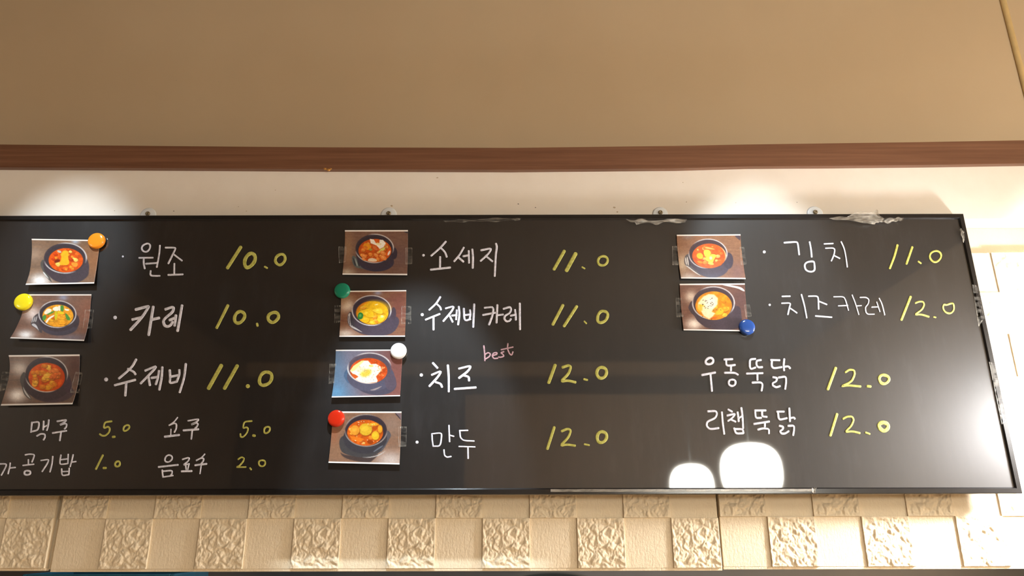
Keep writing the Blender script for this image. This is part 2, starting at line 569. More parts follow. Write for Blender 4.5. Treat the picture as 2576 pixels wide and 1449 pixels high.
A1, A2, A3, A4 = (280, 580, 5.175), (240, 860, 5.367), (0, 1030, 6.038), (380, 1020, 6.037)
B1, B2 = (1040, 580, 4.954), (1020, 850, 4.391)
C1, C2 = (1900, 580, 4.770), (1720, 880, 4.6)
W_, L_, P_ = WHITE_INK, LIME_INK, PINK_INK
writing = [
 ('원조', A1, W_, 23, "@26 150,338; o 435,178 480,165 508,190 500,240 465,278 420,275 393,240 403,200; 362,355 540,353; 422,362 420,430 435,495; 450,432 590,422; 632,195 625,300 592,475; 512,525 506,575 530,590 630,590; 705,222 828,222 836,235 800,310 742,428; 810,308 920,392; 820,430 818,565; 740,577 930,570"),
 ('10.0', A1, L_, 42, "1685,215 1512,487; o @46 1840,292 1878,340 1865,410 1805,475 1752,485 1730,420 1750,350 1790,305; @24 1997,470 2030,488; o @36 2210,302 2255,320 2266,370 2245,420 2195,455 2150,430 2130,390 2150,335"),
 ('카레', A1, W_, 36, "@48 50,1132; 318,1028 480,985 490,990 400,1130 250,1292; 275,1158 400,1128; 545,992 520,1150 487,1358; 522,1160 622,1138; 705,1025 790,995 812,1005 800,1060 700,1140 675,1180 692,1238 735,1252 775,1230 798,1190; 760,1165 835,1135; 840,1105 835,1160 824,1236; 920,976 890,1150 863,1306"),
 ('10.0', A1, L_, 42, "@38 1517,975 1450,1110 1372,1265; o 1690,1050 1735,1080 1738,1130 1690,1195 1640,1210 1602,1180 1605,1110 1645,1060; @30 1897,1212 1903,1240; o 2130,1058 2175,1085 2180,1140 2110,1205 2055,1180 2035,1140 2055,1085"),
 ('수제비', A2, W_, 32, "@54 145,508; 550,238 500,330 435,395 318,493; 440,365 520,405 540,438; 262,585 537,513; 415,560 403,725; 673,388 820,325 805,360 720,450 612,560; 715,470 735,585; 758,487 830,475; 858,392 845,480 816,572; 903,343 895,480 862,645; 1003,383 1010,480 1000,562 1100,535; 1132,380 1135,440 1100,530; 1015,470 1125,450; 1220,298 1200,480 1138,680"),
 ('11.0', A2, L_, 50, "1700,318 1528,628; @46 1915,322 1743,628; @56 2058,598; o @44 2300,402 2375,420 2385,490 2350,560 2270,593 2217,570 2212,500 2245,430"),
 ('맥주', A3, W_, 26, "485,195 475,280 470,345; 485,200 590,185 592,250 570,315 478,337; 663,180 655,308; 740,160 730,260 710,316; 660,270 735,235; 560,402 620,368 680,375 685,420 660,462; 868,180 1020,155 975,195 897,240 980,212 1015,225 1005,270 980,293; @28 800,358 1008,324; 925,350 908,472"),
 ('5.0', A3, L_, 28, "1695,180 1590,192 1572,290 1640,258 1670,290 1655,350 1600,400 1550,400 1515,375; @34 1712,418 1742,414; o 1930,234 1968,248 1960,290 1915,325 1877,325 1872,290 1892,252"),
 ('가', A3, W_, 24, "-40,828 100,825 85,880 20,998; 155,815 150,860 122,976; 145,890 232,881"),
 ('공기밥', A3, W_, 23, "383,690 450,677 520,685 515,720 485,798; 430,762 430,835; 348,850 513,832; o @28 420,930 462,938 462,978 420,997 372,988 367,955 388,932; 622,775 745,757 720,820 640,943; 800,714 790,830 758,948; 925,692 910,770 910,838 1025,823; 1035,682 1030,820; 915,765 1030,750; 1110,688 1090,780 1065,868; 1095,800 1152,791; 935,902 940,1008 1045,990; 1050,892 1045,985; 940,945 1045,940"),
 ('1.0', A3, L_, 30, "1562,695 1457,905; @34 1572,890 1608,889; o @30 1790,782 1823,802 1820,850 1780,873 1747,855 1747,810"),
 ('소주', A4, W_, 25, "@20 402,182 350,250 275,300; 275,300 350,268 385,282 383,350 355,405; @18 302,360 298,450; @32 208,474 426,448; 562,232 735,202 690,250 592,298 690,262 715,282 690,330 668,345; @32 492,378 718,362; @24 625,375 610,510"),
 ('5.0', A4, L_, 25, "1530,236 1412,246 1392,350 1450,328 1475,352 1455,420 1400,480 1358,478 1356,432; @38 1550,456 1575,460; o @28 1770,322 1808,332 1800,390 1755,423 1717,415 1717,360 1737,330"),
 ('음료수', A4, W_, 24, "o 270,748 320,770 320,820 270,863 217,855 207,820 227,770; @30 115,934 406,902; 168,982 180,1085; 172,1000 320,985 318,1035 300,1058; 178,1087 332,1064; 477,818 560,792 583,802 560,850 480,908 578,888; @22 525,905 532,972; @22 575,890 556,972; @30 463,1000 616,996; @20 815,738 770,790 687,838; 690,830 760,798 803,806 790,850 762,880; @30 670,908 842,887; @20 760,905 742,1036"),
 ('2.0', A4, L_, 25, "1322,818 1370,782 1415,800 1400,850 1340,920 1285,938 1438,935; @26 1502,950 1520,974; o @26 1690,830 1733,842 1733,900 1695,928 1647,915 1632,870 1647,838"),
 ('소세지', B1, W_, 25, "@34 125,308; 403,138 335,215 222,313; 345,220 395,270 414,328; 332,328 330,455; 215,487 458,460; 627,212 570,310 508,382; 560,335 623,388; 622,320 690,308; 688,254 692,402; 733,234 742,340 738,466; 843,245 978,218 935,290 838,378; 900,315 983,383; 1028,163 1040,200 1025,300 1013,566"),
 ('11.0', B1, L_, 38, "1880,255 1752,482; @46 2022,288 1908,498; @20 2102,456 2135,474; o @30 2370,315 2422,342 2418,400 2375,438 2312,428 2295,380 2317,332"),
 ('수제비카레', B1, W_, 25, "@40 110,1048; 335,828 285,910 198,988; 290,915 335,955 342,986; 153,1111 327,1040; 250,1075 250,1236; 403,970 510,940 475,1010 373,1128; 450,1060 488,1138; 482,1060 540,1055; 540,993 532,1108; 565,949 575,1040 557,1172; 628,973 635,1128 710,1105; 705,992 712,1040 700,1105; 635,1055 710,1045; 757,918 745,1202; 887,962 1000,950 985,1060 942,1172; 867,1052 1018,1024; 1045,928 1035,1148; 1045,1055 1116,1046; 1122,975 1200,950 1220,980 1200,1030 1140,1060 1130,1100 1160,1135 1200,1125 1214,1102; 1212,1060 1260,1050; 1265,988 1275,1060 1275,1112; 1325,908 1325,1060 1328,1231"),
 ('11.0', B1, L_, 36, "1863,930 1737,1170; 2035,945 1877,1190; @20 2130,1131 2155,1158; o @36 2360,998 2418,1020 2423,1070 2390,1130 2330,1153 2292,1130 2297,1060 2322,1017"),
 ('best', B2, P_, 16, "865,88 875,180 877,252; 880,182 910,162 938,175 930,205 882,235; 957,197 1010,182 1010,162 970,167 957,200 975,230 1018,225; 1085,152 1050,165 1080,185 1085,205 1050,215 1028,212; 1130,63 1125,120 1150,180 1175,190 1185,155; 1058,130 1186,101"),
 ('치즈', B2, W_, 25, "@38 175,410; 303,278 352,332; 292,408 400,362 360,430 265,533; 335,490 390,508 403,543; 468,303 478,420 478,592; 592,340 730,305 690,370 592,443; 640,415 700,430 702,472; 543,565 776,548"),
 ('12.0', B2, L_, 30, "@34 1653,300 1582,495; 1735,325 1800,302 1828,320 1800,400 1712,483 1790,470 1876,490; @22 1972,456 2008,465; o @34 2165,320 2218,342 2222,400 2190,443 2140,447 2108,400 2122,342"),
 ('만두', B2, W_, 17, "@34 128,1152; 292,1060 295,1130 305,1192; 295,1060 380,1050 402,1065 385,1197 305,1197; 480,967 487,1147; 485,1075 533,1088; 425,1237 430,1300 460,1320 503,1310; 597,1025 688,1022; 600,1030 605,1100 640,1135 757,1140; 592,1200 767,1205; 690,1215 692,1332"),
 ('12.0', B2, L_, 27, "@30 1643,988 1567,1225; 1727,1030 1790,1002 1828,1020 1800,1100 1707,1193 1780,1177 1872,1190; @20 1977,1175 2028,1185; o @34 2170,1030 2222,1057 2222,1110 2190,1153 2135,1158 2113,1110 2127,1052"),
 ('김치', C1, W_, 21, "@36 108,256; 348,145 490,135 510,150 526,288; 652,138 668,220 677,316; o 587,385 700,364 710,400 714,498 602,488; @17 827,160 933,155; @17 844,212 930,208 955,225 945,290 913,363; @17 945,300 1013,334; @17 1029,133 1065,210 1085,300 1103,437"),
 ('11.0', C1, L_, 28, "1705,175 1670,310 1614,452; 1883,198 1814,397; @20 1957,371 1988,393; o @24 2140,247 2190,242 2233,280 2223,340 2170,383 2122,370 2089,320 2102,272"),
 ('치즈카레', C1, W_, 18, "@28 173,891; 322,790 417,788; 318,872 425,868 410,920 391,1007; 415,930 498,988; 553,768 590,900 617,1047; 640,788 730,785 755,800 760,942; 765,850 857,887; 723,1025 917,1040; @15 942,795 1060,792 1085,840 1117,957; @15 997,903 1108,898; @15 1161,773 1200,870 1241,1007; @15 1210,905 1272,900; @15 1257,802 1330,800 1365,830 1355,880 1320,920 1325,980 1350,1005 1427,1003; @15 1397,918 1475,915; @15 1456,858 1494,972; @15 1486,813 1520,880 1552,1012"),
 ('12.0', C1, L_, 22, "@30 1863,795 1754,1070; 1922,869 1960,852 2013,852 2028,890 2000,950 1908,1010 1990,1005 2082,1034; @18 2142,1036 2165,1043; o 2290,897 2262,882 2247,930 2280,983 2340,998 2383,960 2383,890 2360,867"),
 ('우동뚝닭', C2, W_, 24, "o @28 300,86 342,107 338,150 295,170 252,158 252,120; @28 213,291 362,263; 308,285 325,476; 467,112 562,108; 490,115 490,175 520,185 592,175; 545,190 545,240; 473,265 590,265 626,288; o 550,342 598,352 598,403 555,423 517,400 522,357; 828,105 765,110 762,190 775,225 828,205; 893,118 840,125 840,180 865,205 908,200; 728,275 912,270; 850,280 852,348; 793,380 890,375 912,400 900,472; 1008,118 1108,120; 1020,125 1015,190 1040,215 1132,200; 1162,108 1155,180 1160,238; 1165,195 1210,190 1230,213; 1032,317 1080,325 1070,365 1025,385 1030,415 1070,435 1113,420; 1097,320 1180,308 1185,370 1173,452"),
 ('12.0', C2, L_, 25, "@34 1758,210 1667,455; 1872,258 1920,227 1973,237 1978,290 1940,370 1813,425 1900,410 2046,424; @28 2125,421 2162,425; o @34 2318,288 2372,312 2378,355 2330,398 2277,383 2258,330 2277,298"),
 ('리챔뚝닭', C2, W_, 24, "278,712 370,707 385,740 365,790 270,830 262,880 300,920 402,906; 440,723 450,850 467,972; 513,692 558,716; 503,760 600,737 560,790 512,822; 540,805 598,832; 622,723 635,827; 665,673 680,780 685,907; 637,790 680,762; 582,908 602,970 688,965; 590,917 680,917 690,962; 825,702 830,790 895,787; 822,702 947,702; 905,705 905,772 960,776; @26 813,858 987,830; 938,845 938,888; 858,923 920,907 985,917 985,967; 1078,715 1158,715; 1090,720 1095,790 1115,810 1192,791; 1220,678 1228,827; 1235,790 1272,782 1284,798; 1107,880 1150,890 1145,920 1110,940 1130,970 1170,970 1212,942; 1207,880 1275,877 1275,930 1265,987"),
 ('12.0', C2, L_, 24, "@32 1773,745 1697,990; 1843,798 1890,772 1948,772 1968,810 1940,880 1863,953 1950,942 2037,964; @22 2105,957 2152,974; o @44 2310,834 2366,862 2366,910 2320,946 2268,910 2254,862"),
]
for txt, crop, ink, wd, s in writing:
    strokes = parse(s, wd)
    for st in [q for q in strokes if len(q[0]) == 1 and ink is W_]:
        V, F = stroke_mesh([st], crop, Y_BOARD - 0.0004)
        child(mesh_obj('bullet_dot', V, F, ink), board)
        strokes.remove(st)
    V, F = stroke_mesh(strokes, crop, Y_BOARD - 0.0004)
    label = {W_: 'white', L_: 'lime', P_: 'pink'}[ink] + ' handwriting reading ' + txt
    if ink is L_:                       # a price: every figure a piece of its own
        c0 = stroke_mesh(strokes[:1], crop, Y_BOARD)[0]
        e = empty('handwritten_price', c0[0])
        for st in strokes:
            V, F = stroke_mesh([st], crop, Y_BOARD - 0.0004)
            dot = len(st[0]) == 1 or (len(st[0]) == 2 and math.dist(*st[0]) < 70)
            child(mesh_obj('decimal_point' if dot else 'figure', V, F, ink), e)
        child(e, board)
        e['label'] = label
    else:
        for bit, lab in (((strokes[:3], label[:-1]), (strokes[3:], label[:-2] + label[-1])) if txt == '김치' else ((strokes, label),)):
            V, F = stroke_mesh(bit, crop, Y_BOARD - 0.0004)
            o = child(mesh_obj('handwritten_word', V, F, ink), board)
            o['label'] = lab if '챔' not in lab else 'white handwriting of four syllables beside the lowest price on the right'

# ================================================================== printed food photos
def sstep(a, b, x):
    t = np.clip((x - a) / (b - a), 0, 1)
    return t * t * (3 - 2 * t)

def vnoise(X, Y, s, seed):
    x, y = X / s, Y / s
    xi, yi = np.floor(x).astype(np.int64), np.floor(y).astype(np.int64)
    fx, fy = x - xi, y - yi
    fx, fy = fx * fx * (3 - 2 * fx), fy * fy * (3 - 2 * fy)
    def h(a, b):
        n = (a * 374761393 + b * 668265263 + seed * 974711) & 0x7fffffff
        n = ((n ^ (n >> 13)) * 1274126177) & 0x7fffffff
        return ((n ^ (n >> 16)) & 0xffff) / 65535.0
    return (h(xi, yi) * (1 - fx) + h(xi + 1, yi) * fx) * (1 - fy) + (h(xi, yi + 1) * (1 - fx) + h(xi + 1, yi + 1) * fx) * fy

class Paint:
    def __init__(s, X, Y):
        s.X, s.Y = X, Y
        s.c = np.zeros(X.shape + (3,))
    def fill(s, m, col):
        m = np.clip(m, 0, 1)[..., None]
        s.c = s.c * (1 - m) + (np.array(col, float) / 255.0) * m
    def dell(s, cx, cy, rx, ry, rot=0):
        a = math.radians(rot)
        dx, dy = s.X - cx, s.Y - cy
        u, v = dx * math.cos(a) + dy * math.sin(a), -dx * math.sin(a) + dy * math.cos(a)
        k = np.sqrt((u / rx) ** 2 + (v / ry) ** 2) + 1e-9
        return (k - 1) * min(rx, ry)
    def ell(s, cx, cy, rx, ry, rot=0, soft=8):
        return 1 - sstep(-soft / 2, soft / 2, s.dell(cx, cy, rx, ry, rot))
    def ring(s, cx, cy, rx, ry, wd, a0, a1, rot=0):
        d = np.abs(s.dell(cx, cy, rx, ry, rot))
        a = (np.degrees(np.arctan2((s.Y - cy) / ry, (s.X - cx) / rx)) - a0) % 360
        span = (a1 - a0) % 360 or 360
        m = (1 - sstep(wd * .4, wd, d)) * np.where(a < span, np.minimum(1, np.minimum(a, span - a) / 25 + .15), 0)
        return m
    def poly(s, p, soft=8):
        p = chaikin(list(p), True, 2) if len(p) < 10 else list(p)
        inside = np.zeros(s.X.shape, bool)
        dist = np.full(s.X.shape, 1e9)
        for (x1, y1), (x2, y2) in zip(p, p[1:] + p[:1]):
            cond = ((y1 > s.Y) != (y2 > s.Y))
            with np.errstate(divide='ignore', invalid='ignore'):
                xs = (x2 - x1) * (s.Y - y1) / ((y2 - y1) if y2 != y1 else 1e-9) + x1
            inside ^= cond & (s.X < xs)
            ex, ey = x2 - x1, y2 - y1
            t = np.clip(((s.X - x1) * ex + (s.Y - y1) * ey) / (ex * ex + ey * ey + 1e-9), 0, 1)
            dist = np.minimum(dist, np.hypot(s.X - x1 - t * ex, s.Y - y1 - t * ey))
        sd = np.where(inside, -dist, dist)
        return 1 - sstep(-soft / 2, soft / 2, sd)
    def glow(s, cx, cy, rx, ry, col, k=1.0):
        d = ((s.X - cx) / rx) ** 2 + ((s.Y - cy) / ry) ** 2
        s.fill(np.exp(-d) * k, col)
    def chunks(s, soup, n, cols, size, seed, region=1.0):
        cx, cy, rx, ry = soup
        r = random.Random(seed)
        lim = s.ell(cx, cy, rx, ry, 0, 10)
        for i in range(n):
            a, q = r.uniform(0, 6.283), math.sqrt(r.random()) * 0.86 * region
            x, y = cx + rx * q * math.cos(a), cy + ry * q * math.sin(a)
            sz = size * r.uniform(0.55, 1.25)
            k = r.randint(4, 7)
            a0 = r.uniform(0, 6)
            p = [(x + sz * r.uniform(.6, 1.1) * math.cos(a0 + 6.283 * j / k), y + sz * .75 * r.uniform(.6, 1.1) * math.sin(a0 + 6.283 * j / k)) for j in range(k)]
            c = r.choice(cols)
            dk = tuple(v * 0.62 for v in c)
            m = s.poly([(u + sz * .12, v + sz * .16) for u, v in p], sz * .3) * lim
            s.fill(m * .65, dk)
            s.fill(s.poly(p, sz * .22) * lim, c)
            s.fill(s.ell(x - sz * .2, y - sz * .25, sz * .4, sz * .22, r.uniform(-40, 40), sz * .3) * lim * .45, tuple(min(255, v * 1.2 + 22) for v in c))

def bowl(p, rim, soup, body, soupc, dark=(72, 62, 68), lightrim=(205, 200, 200), arcs=((250, 20), (60, 170)), rot=0):
    cx, cy, rx, ry = rim
    for e in body:
        p.fill(p.ell(*e[:4], e[4] if len(e) > 4 else 0, 14), e[5] if len(e) > 5 else dark)
    p.fill(p.ell(cx, cy, rx, ry, rot, 10), tuple(v * .95 for v in dark))
    p.fill(p.ell(cx, cy + ry * .05, rx * .95, ry * .93, rot, 14), tuple(v * .88 for v in dark))
    sc = p.ell(*soup, rot, 10)
    p.fill(sc, soupc)
    nz = vnoise(p.X, p.Y, soup[2] * .16, 7)
    p.fill(sc * (nz > .62) * .35, tuple(v * .72 for v in soupc))
    p.fill(sc * (nz < .3) * .35, tuple(min(255, v * 1.12 + 18) for v in soupc))
    for a0, a1 in arcs:
        p.fill(p.ring(cx, cy, rx, ry, rx * .035, a0, a1, rot) * .85, lightrim)

def wood(p, base, alt, seed, glows=()):
    g = vnoise(p.X, p.Y * 7, 190, seed) * .6 + vnoise(p.X, p.Y * 9, 60, seed + 1) * .4
    p.fill(np.ones(p.X.shape), base)
    p.fill(sstep(.3, .8, g) * .8, alt)
    for g_ in glows:
        p.glow(*g_)

def paint1(p):
    wood(p, (122, 97, 80), (138, 106, 82), 1, [(1450, 700, 260, 300, (146, 98, 64), .8), (520, 600, 160, 120, (165, 142, 124), .7), (610, 1000, 150, 100, (252, 250, 250), 1), (1145, 400, 60, 50, (170, 185, 210), .9)])
    p.fill(p.poly([(605, 740), (665, 655), (700, 800), (760, 960), (800, 1045), (700, 950), (640, 840)], 10), (88, 84, 80))
    bowl(p, (990, 660, 322, 228), (1000, 693, 262, 184), [(1040, 870, 310, 175), (1000, 760, 345, 240), (1280, 800, 75, 110)], (214, 84, 20))
    p.fill(p.poly([(660, 860), (750, 980), (720, 960), (650, 880)], 10), (220, 222, 222))
    p.chunks((1000, 693, 262, 184), 26, [(236, 140, 40), (226, 100, 30), (248, 190, 90), (190, 60, 15)], 46, 4)
    p.fill(p.poly([(935, 545), (1050, 548), (1030, 640), (1062, 745), (1000, 772), (888, 757), (932, 680)], 10), (247, 172, 36))
    p.fill(p.poly([(1080, 720), (1190, 730), (1170, 800), (1090, 780)], 10), (238, 148, 50))
    p.fill(p.ell(900, 560, 34, 18, 20, 8), (190, 180, 160))
    p.fill(p.ell(870, 705, 45, 22, -20, 12), (120, 40, 20))

def paint2(p):
    wood(p, (118, 90, 78), (134, 98, 82), 2, [(1350, 450, 200, 250, (140, 92, 74), .8), (960, 170, 70, 50, (150, 158, 185), .8), (500, 420, 110, 110, (225, 210, 205), .9), (390, 740, 130, 70, (252, 250, 252), 1), (1100, 780, 260, 60, (128, 118, 128), .9)])
    p.fill(p.poly([(445, 580), (530, 430), (620, 400), (640, 640), (640, 730), (560, 650)], 10), (84, 76, 78))
    for k in range(3):
        p.fill(p.poly([(475 + 28 * k, 550 - 6 * k), (500 + 28 * k, 470 - 8 * k), (512 + 28 * k, 470 - 8 * k), (490 + 28 * k, 555 - 4 * k)], 6), (190, 186, 186))
    p.fill(p.poly([(460, 578), (540, 560), (600, 690), (560, 640)], 8), (190, 188, 192))
    bowl(p, (872, 425, 280, 203), (880, 450, 235, 170), [(900, 600, 285, 150, 0, (78, 72, 82)), (1150, 530, 55, 100), (880, 500, 300, 190)], (228, 152, 40), arcs=((200, 60), (60, 200)))
    s = (880, 450, 235, 170)
    p.chunks(s, 14, [(232, 152, 38), (238, 170, 50), (214, 110, 24)], 52, 9)
    for q in ([(660, 410), (720, 335), (790, 350), (770, 400), (700, 430)], [(780, 340), (880, 295), (900, 370), (840, 385)], [(880, 290), (925, 300), (915, 380), (890, 370)], [(975, 335), (1065, 355), (1030, 378), (985, 365)], [(680, 555), (740, 470), (830, 430), (820, 460), (745, 500), (720, 560)]):
        p.fill(p.poly(q, 8), (244, 232, 210))
    for q in ([(915, 290), (972, 290), (965, 390), (920, 380)], [(650, 440), (710, 435), (690, 520), (640, 520)], [(700, 430), (820, 368), (825, 395), (730, 440)], [(985, 415), (1010, 410), (1070, 490), (1065, 520), (1010, 515)]):
        p.fill(p.poly(q, 8), (82, 142, 62))
    p.fill(p.poly([(830, 375), (880, 380), (865, 510), (830, 520)], 8), (206, 190, 40))
    p.fill(p.poly([(870, 375), (990, 400), (960, 430), (880, 410)], 8), (226, 200, 40))
    for k in range(4):
        p.fill(p.poly([(870, 480 + 38 * k), (950, 468 + 38 * k), (1000, 500 + 34 * k), (930, 512 + 34 * k)], 8), (242, 168, 44))
        p.fill(p.poly([(870, 513 + 38 * k), (960, 508 + 34 * k), (950, 516 + 34 * k)], 6), (176, 84, 16))

def paint3(p):
    wood(p, (110, 92, 84), (126, 98, 84), 3, [(1150, 300, 160, 260, (92, 66, 62), .9), (300, 350, 130, 110, (212, 202, 196), .9), (260, 750, 140, 100, (252, 248, 248), 1)])
    p.fill(p.poly([(290, 490), (390, 350), (420, 700), (500, 840), (370, 760), (330, 620)], 10), (84, 80, 80))
    p.fill(p.poly([(340, 600), (380, 680), (490, 830), (380, 740)], 10), (190, 190, 192))
    bowl(p, (705, 435, 320, 265), (705, 480, 272, 222), [(790, 700, 330, 160, 0, (82, 70, 76)), (720, 560, 360, 270), (1030, 600, 60, 110, 0, (76, 62, 72))], (206, 84, 20))
    s = (705, 480, 272, 222)
    p.chunks((670, 480, 235, 205), 34, [(226, 158, 40), (216, 146, 34), (234, 172, 60), (206, 120, 28)], 62, 21)
    p.chunks((830, 430, 120, 90), 9, [(222, 120, 50), (214, 104, 40)], 48, 5)
    p.fill(p.ring(705, 480, 268, 218, 16, -70, 60) * .9, (196, 66, 14))

def paint4(p):
    wood(p, (122, 92, 78), (112, 80, 68), 4, [(500, 600, 130, 420, (150, 116, 88), .8), (480, 1120, 160, 70, (190, 176, 158), .8), (1700, 800, 220, 300, (108, 84, 84), .7)])
    p.fill(p.poly([(1760, 190), (1870, 190), (1870, 255), (1800, 225)], 8), (62, 54, 60))
    p.fill(p.poly([(585, 770), (650, 740), (760, 900), (900, 1000), (1000, 1105), (830, 1050), (680, 1030), (600, 930)], 10), (92, 98, 98))
    for k in range(3):
        p.fill(p.poly([(605 + 50 * k, 800 + 12 * k), (625 + 50 * k, 800 + 12 * k), (690 + 45 * k, 985 + 6 * k), (655 + 45 * k, 985 + 6 * k)], 8), (52, 52, 58) if k != 1 else (150, 158, 156))
    bowl(p, (1105, 590, 432, 325), (1115, 640, 375, 268), [(1150, 900, 400, 215, 0, (60, 54, 70)), (1130, 740, 440, 320, 0, (62, 54, 66)), (1560, 700, 65, 130, 0, (58, 50, 62))], (196, 84, 26), dark=(66, 56, 64))
    s = (1115, 640, 375, 268)
    p.chunks(s, 30, [(218, 128, 52), (204, 104, 40), (226, 150, 70), (190, 84, 26)], 70, 31)
    p.fill(p.ell(940, 545, 95, 70, 30, 12), (222, 146, 34))
    p.fill(p.ell(910, 560, 45, 28, 30, 10), (206, 112, 44))
    p.fill(p.poly([(1000, 370), (1090, 385), (1140, 470), (1215, 470), (1225, 390), (1300, 395), (1362, 470), (1310, 560), (1225, 600), (1150, 520), (1020, 470)], 12), (240, 232, 220))
    p.fill(p.ell(1200, 490, 60, 28, 0, 20) * .7, (232, 214, 150))
    p.fill(p.poly([(1050, 510), (1120, 520), (1180, 610), (1160, 640), (1080, 600)], 12), (206, 112, 60))
    p.fill(p.poly([(1180, 685), (1260, 590), (1340, 560), (1350, 610), (1260, 665)], 10), (206, 208, 110))
    p.fill(p.poly([(1400, 770), (1410, 680), (1470, 620), (1465, 700)], 10), (238, 226, 214))
    p.fill(p.poly([(940, 885), (970, 820), (1060, 805), (1150, 830), (1165, 895)], 10), (226, 206, 178))
    p.fill(p.ell(1020, 615, 36, 24, 0, 10), (150, 150, 70))
    for cx, cy, r in ((870, 760, 52), (1140, 740, 50), (1300, 690, 60), (1310, 800, 66), (860, 830, 40)):
        p.fill(p.ell(cx, cy, r * 1.2, r * .75, 35, 14), (222, 134, 66))
        p.fill(p.ell(cx - 8, cy - 12, r * .6, r * .25, 35, 14) * .6, (244, 180, 120))

def paint5(p):
    wood(p, (126, 88, 66), (110, 66, 54), 5, [(480, 620, 170, 150, (226, 214, 200), .95), (400, 500, 130, 170, (150, 112, 80), .6), (420, 1260, 240, 110, (214, 200, 188), .9), (1180, 330, 90, 60, (146, 150, 176), .8), (1650, 700, 220, 350, (106, 58, 52), .7)])
    p.fill(p.poly([(560, 1140), (640, 1040), (1300, 1040), (1600, 830), (1700, 1000), (1500, 1310), (880, 1310)], 20), (68, 58, 70))
    p.fill(p.poly([(480, 830), (590, 730), (640, 1000), (900, 1250), (760, 1200), (500, 1100)], 10), (66, 60, 66))
    p.fill(p.poly([(492, 835), (560, 770), (545, 880), (560, 1060), (700, 1140), (870, 1250), (700, 1180), (515, 1090)], 8), (176, 170, 170))
    for k in range(3):
        p.fill(p.poly([(510 + 38 * k, 850), (526 + 38 * k, 850), (552 + 40 * k, 1070 + 18 * k), (530 + 40 * k, 1070 + 18 * k)], 6), (58, 54, 62))
    bowl(p, (1040, 735, 440, 340), (1060, 790, 365, 270), [(1100, 950, 470, 330, 0, (68, 58, 70)), (1540, 800, 60, 140, 0, (66, 54, 64))], (214, 160, 20), dark=(72, 60, 70), arcs=((200, 30), (60, 200)))
    p.fill(p.ell(1180, 640, 250, 120, 10, 120) * .8, (222, 172, 24))
    p.fill(p.ring(1060, 790, 350, 258, 30, 150, 260) * .8, (204, 116, 24))
    for q, c in (([(770, 650), (900, 640), (910, 690), (800, 720)], (222, 152, 36)), ([(720, 780), (900, 700), (1030, 700), (1100, 830), (1080, 890), (960, 900), (880, 830), (730, 840)], (226, 180, 28)),
                 ([(1040, 730), (1130, 690), (1270, 690), (1310, 800), (1230, 820), (1120, 780)], (228, 190, 48)), ([(800, 980), (860, 860), (980, 900), (1000, 960), (920, 1030)], (224, 176, 24)),
                 ([(1170, 950), (1200, 840), (1300, 830), (1370, 870), (1300, 980), (1210, 1010)], (222, 184, 40)), ([(1040, 920), (1130, 830), (1170, 860), (1130, 960)], (224, 136, 30)),
                 ([(1010, 950), (1120, 1030), (1090, 1050), (1000, 1040)], (230, 186, 40)), ([(1060, 900), (1180, 960), (1190, 1030), (1120, 1010)], (216, 130, 30))):
        p.fill(p.poly([(a + 10, b + 14) for a, b in q], 16) * .7, (150, 92, 12))
        p.fill(p.poly(q, 16), c)
        mx, my = sum(a for a, b in q) / len(q), sum(b for a, b in q) / len(q)
        p.fill(p.ell(mx - 15, my - 22, 46, 20, -15, 26) * .4, (246, 222, 110))
    p.fill(p.poly([(715, 920), (735, 790), (800, 770), (860, 830), (830, 930), (760, 940)], 12), (44, 122, 52))
    p.fill(p.ell(780, 850, 28, 36, 10, 16) * .7, (110, 172, 100))
    p.fill(p.ell(1280, 870, 36, 28, 0, 20), (240, 218, 140))
    p.fill(p.ell(1150, 598, 40, 12, -15, 12), (246, 226, 150))

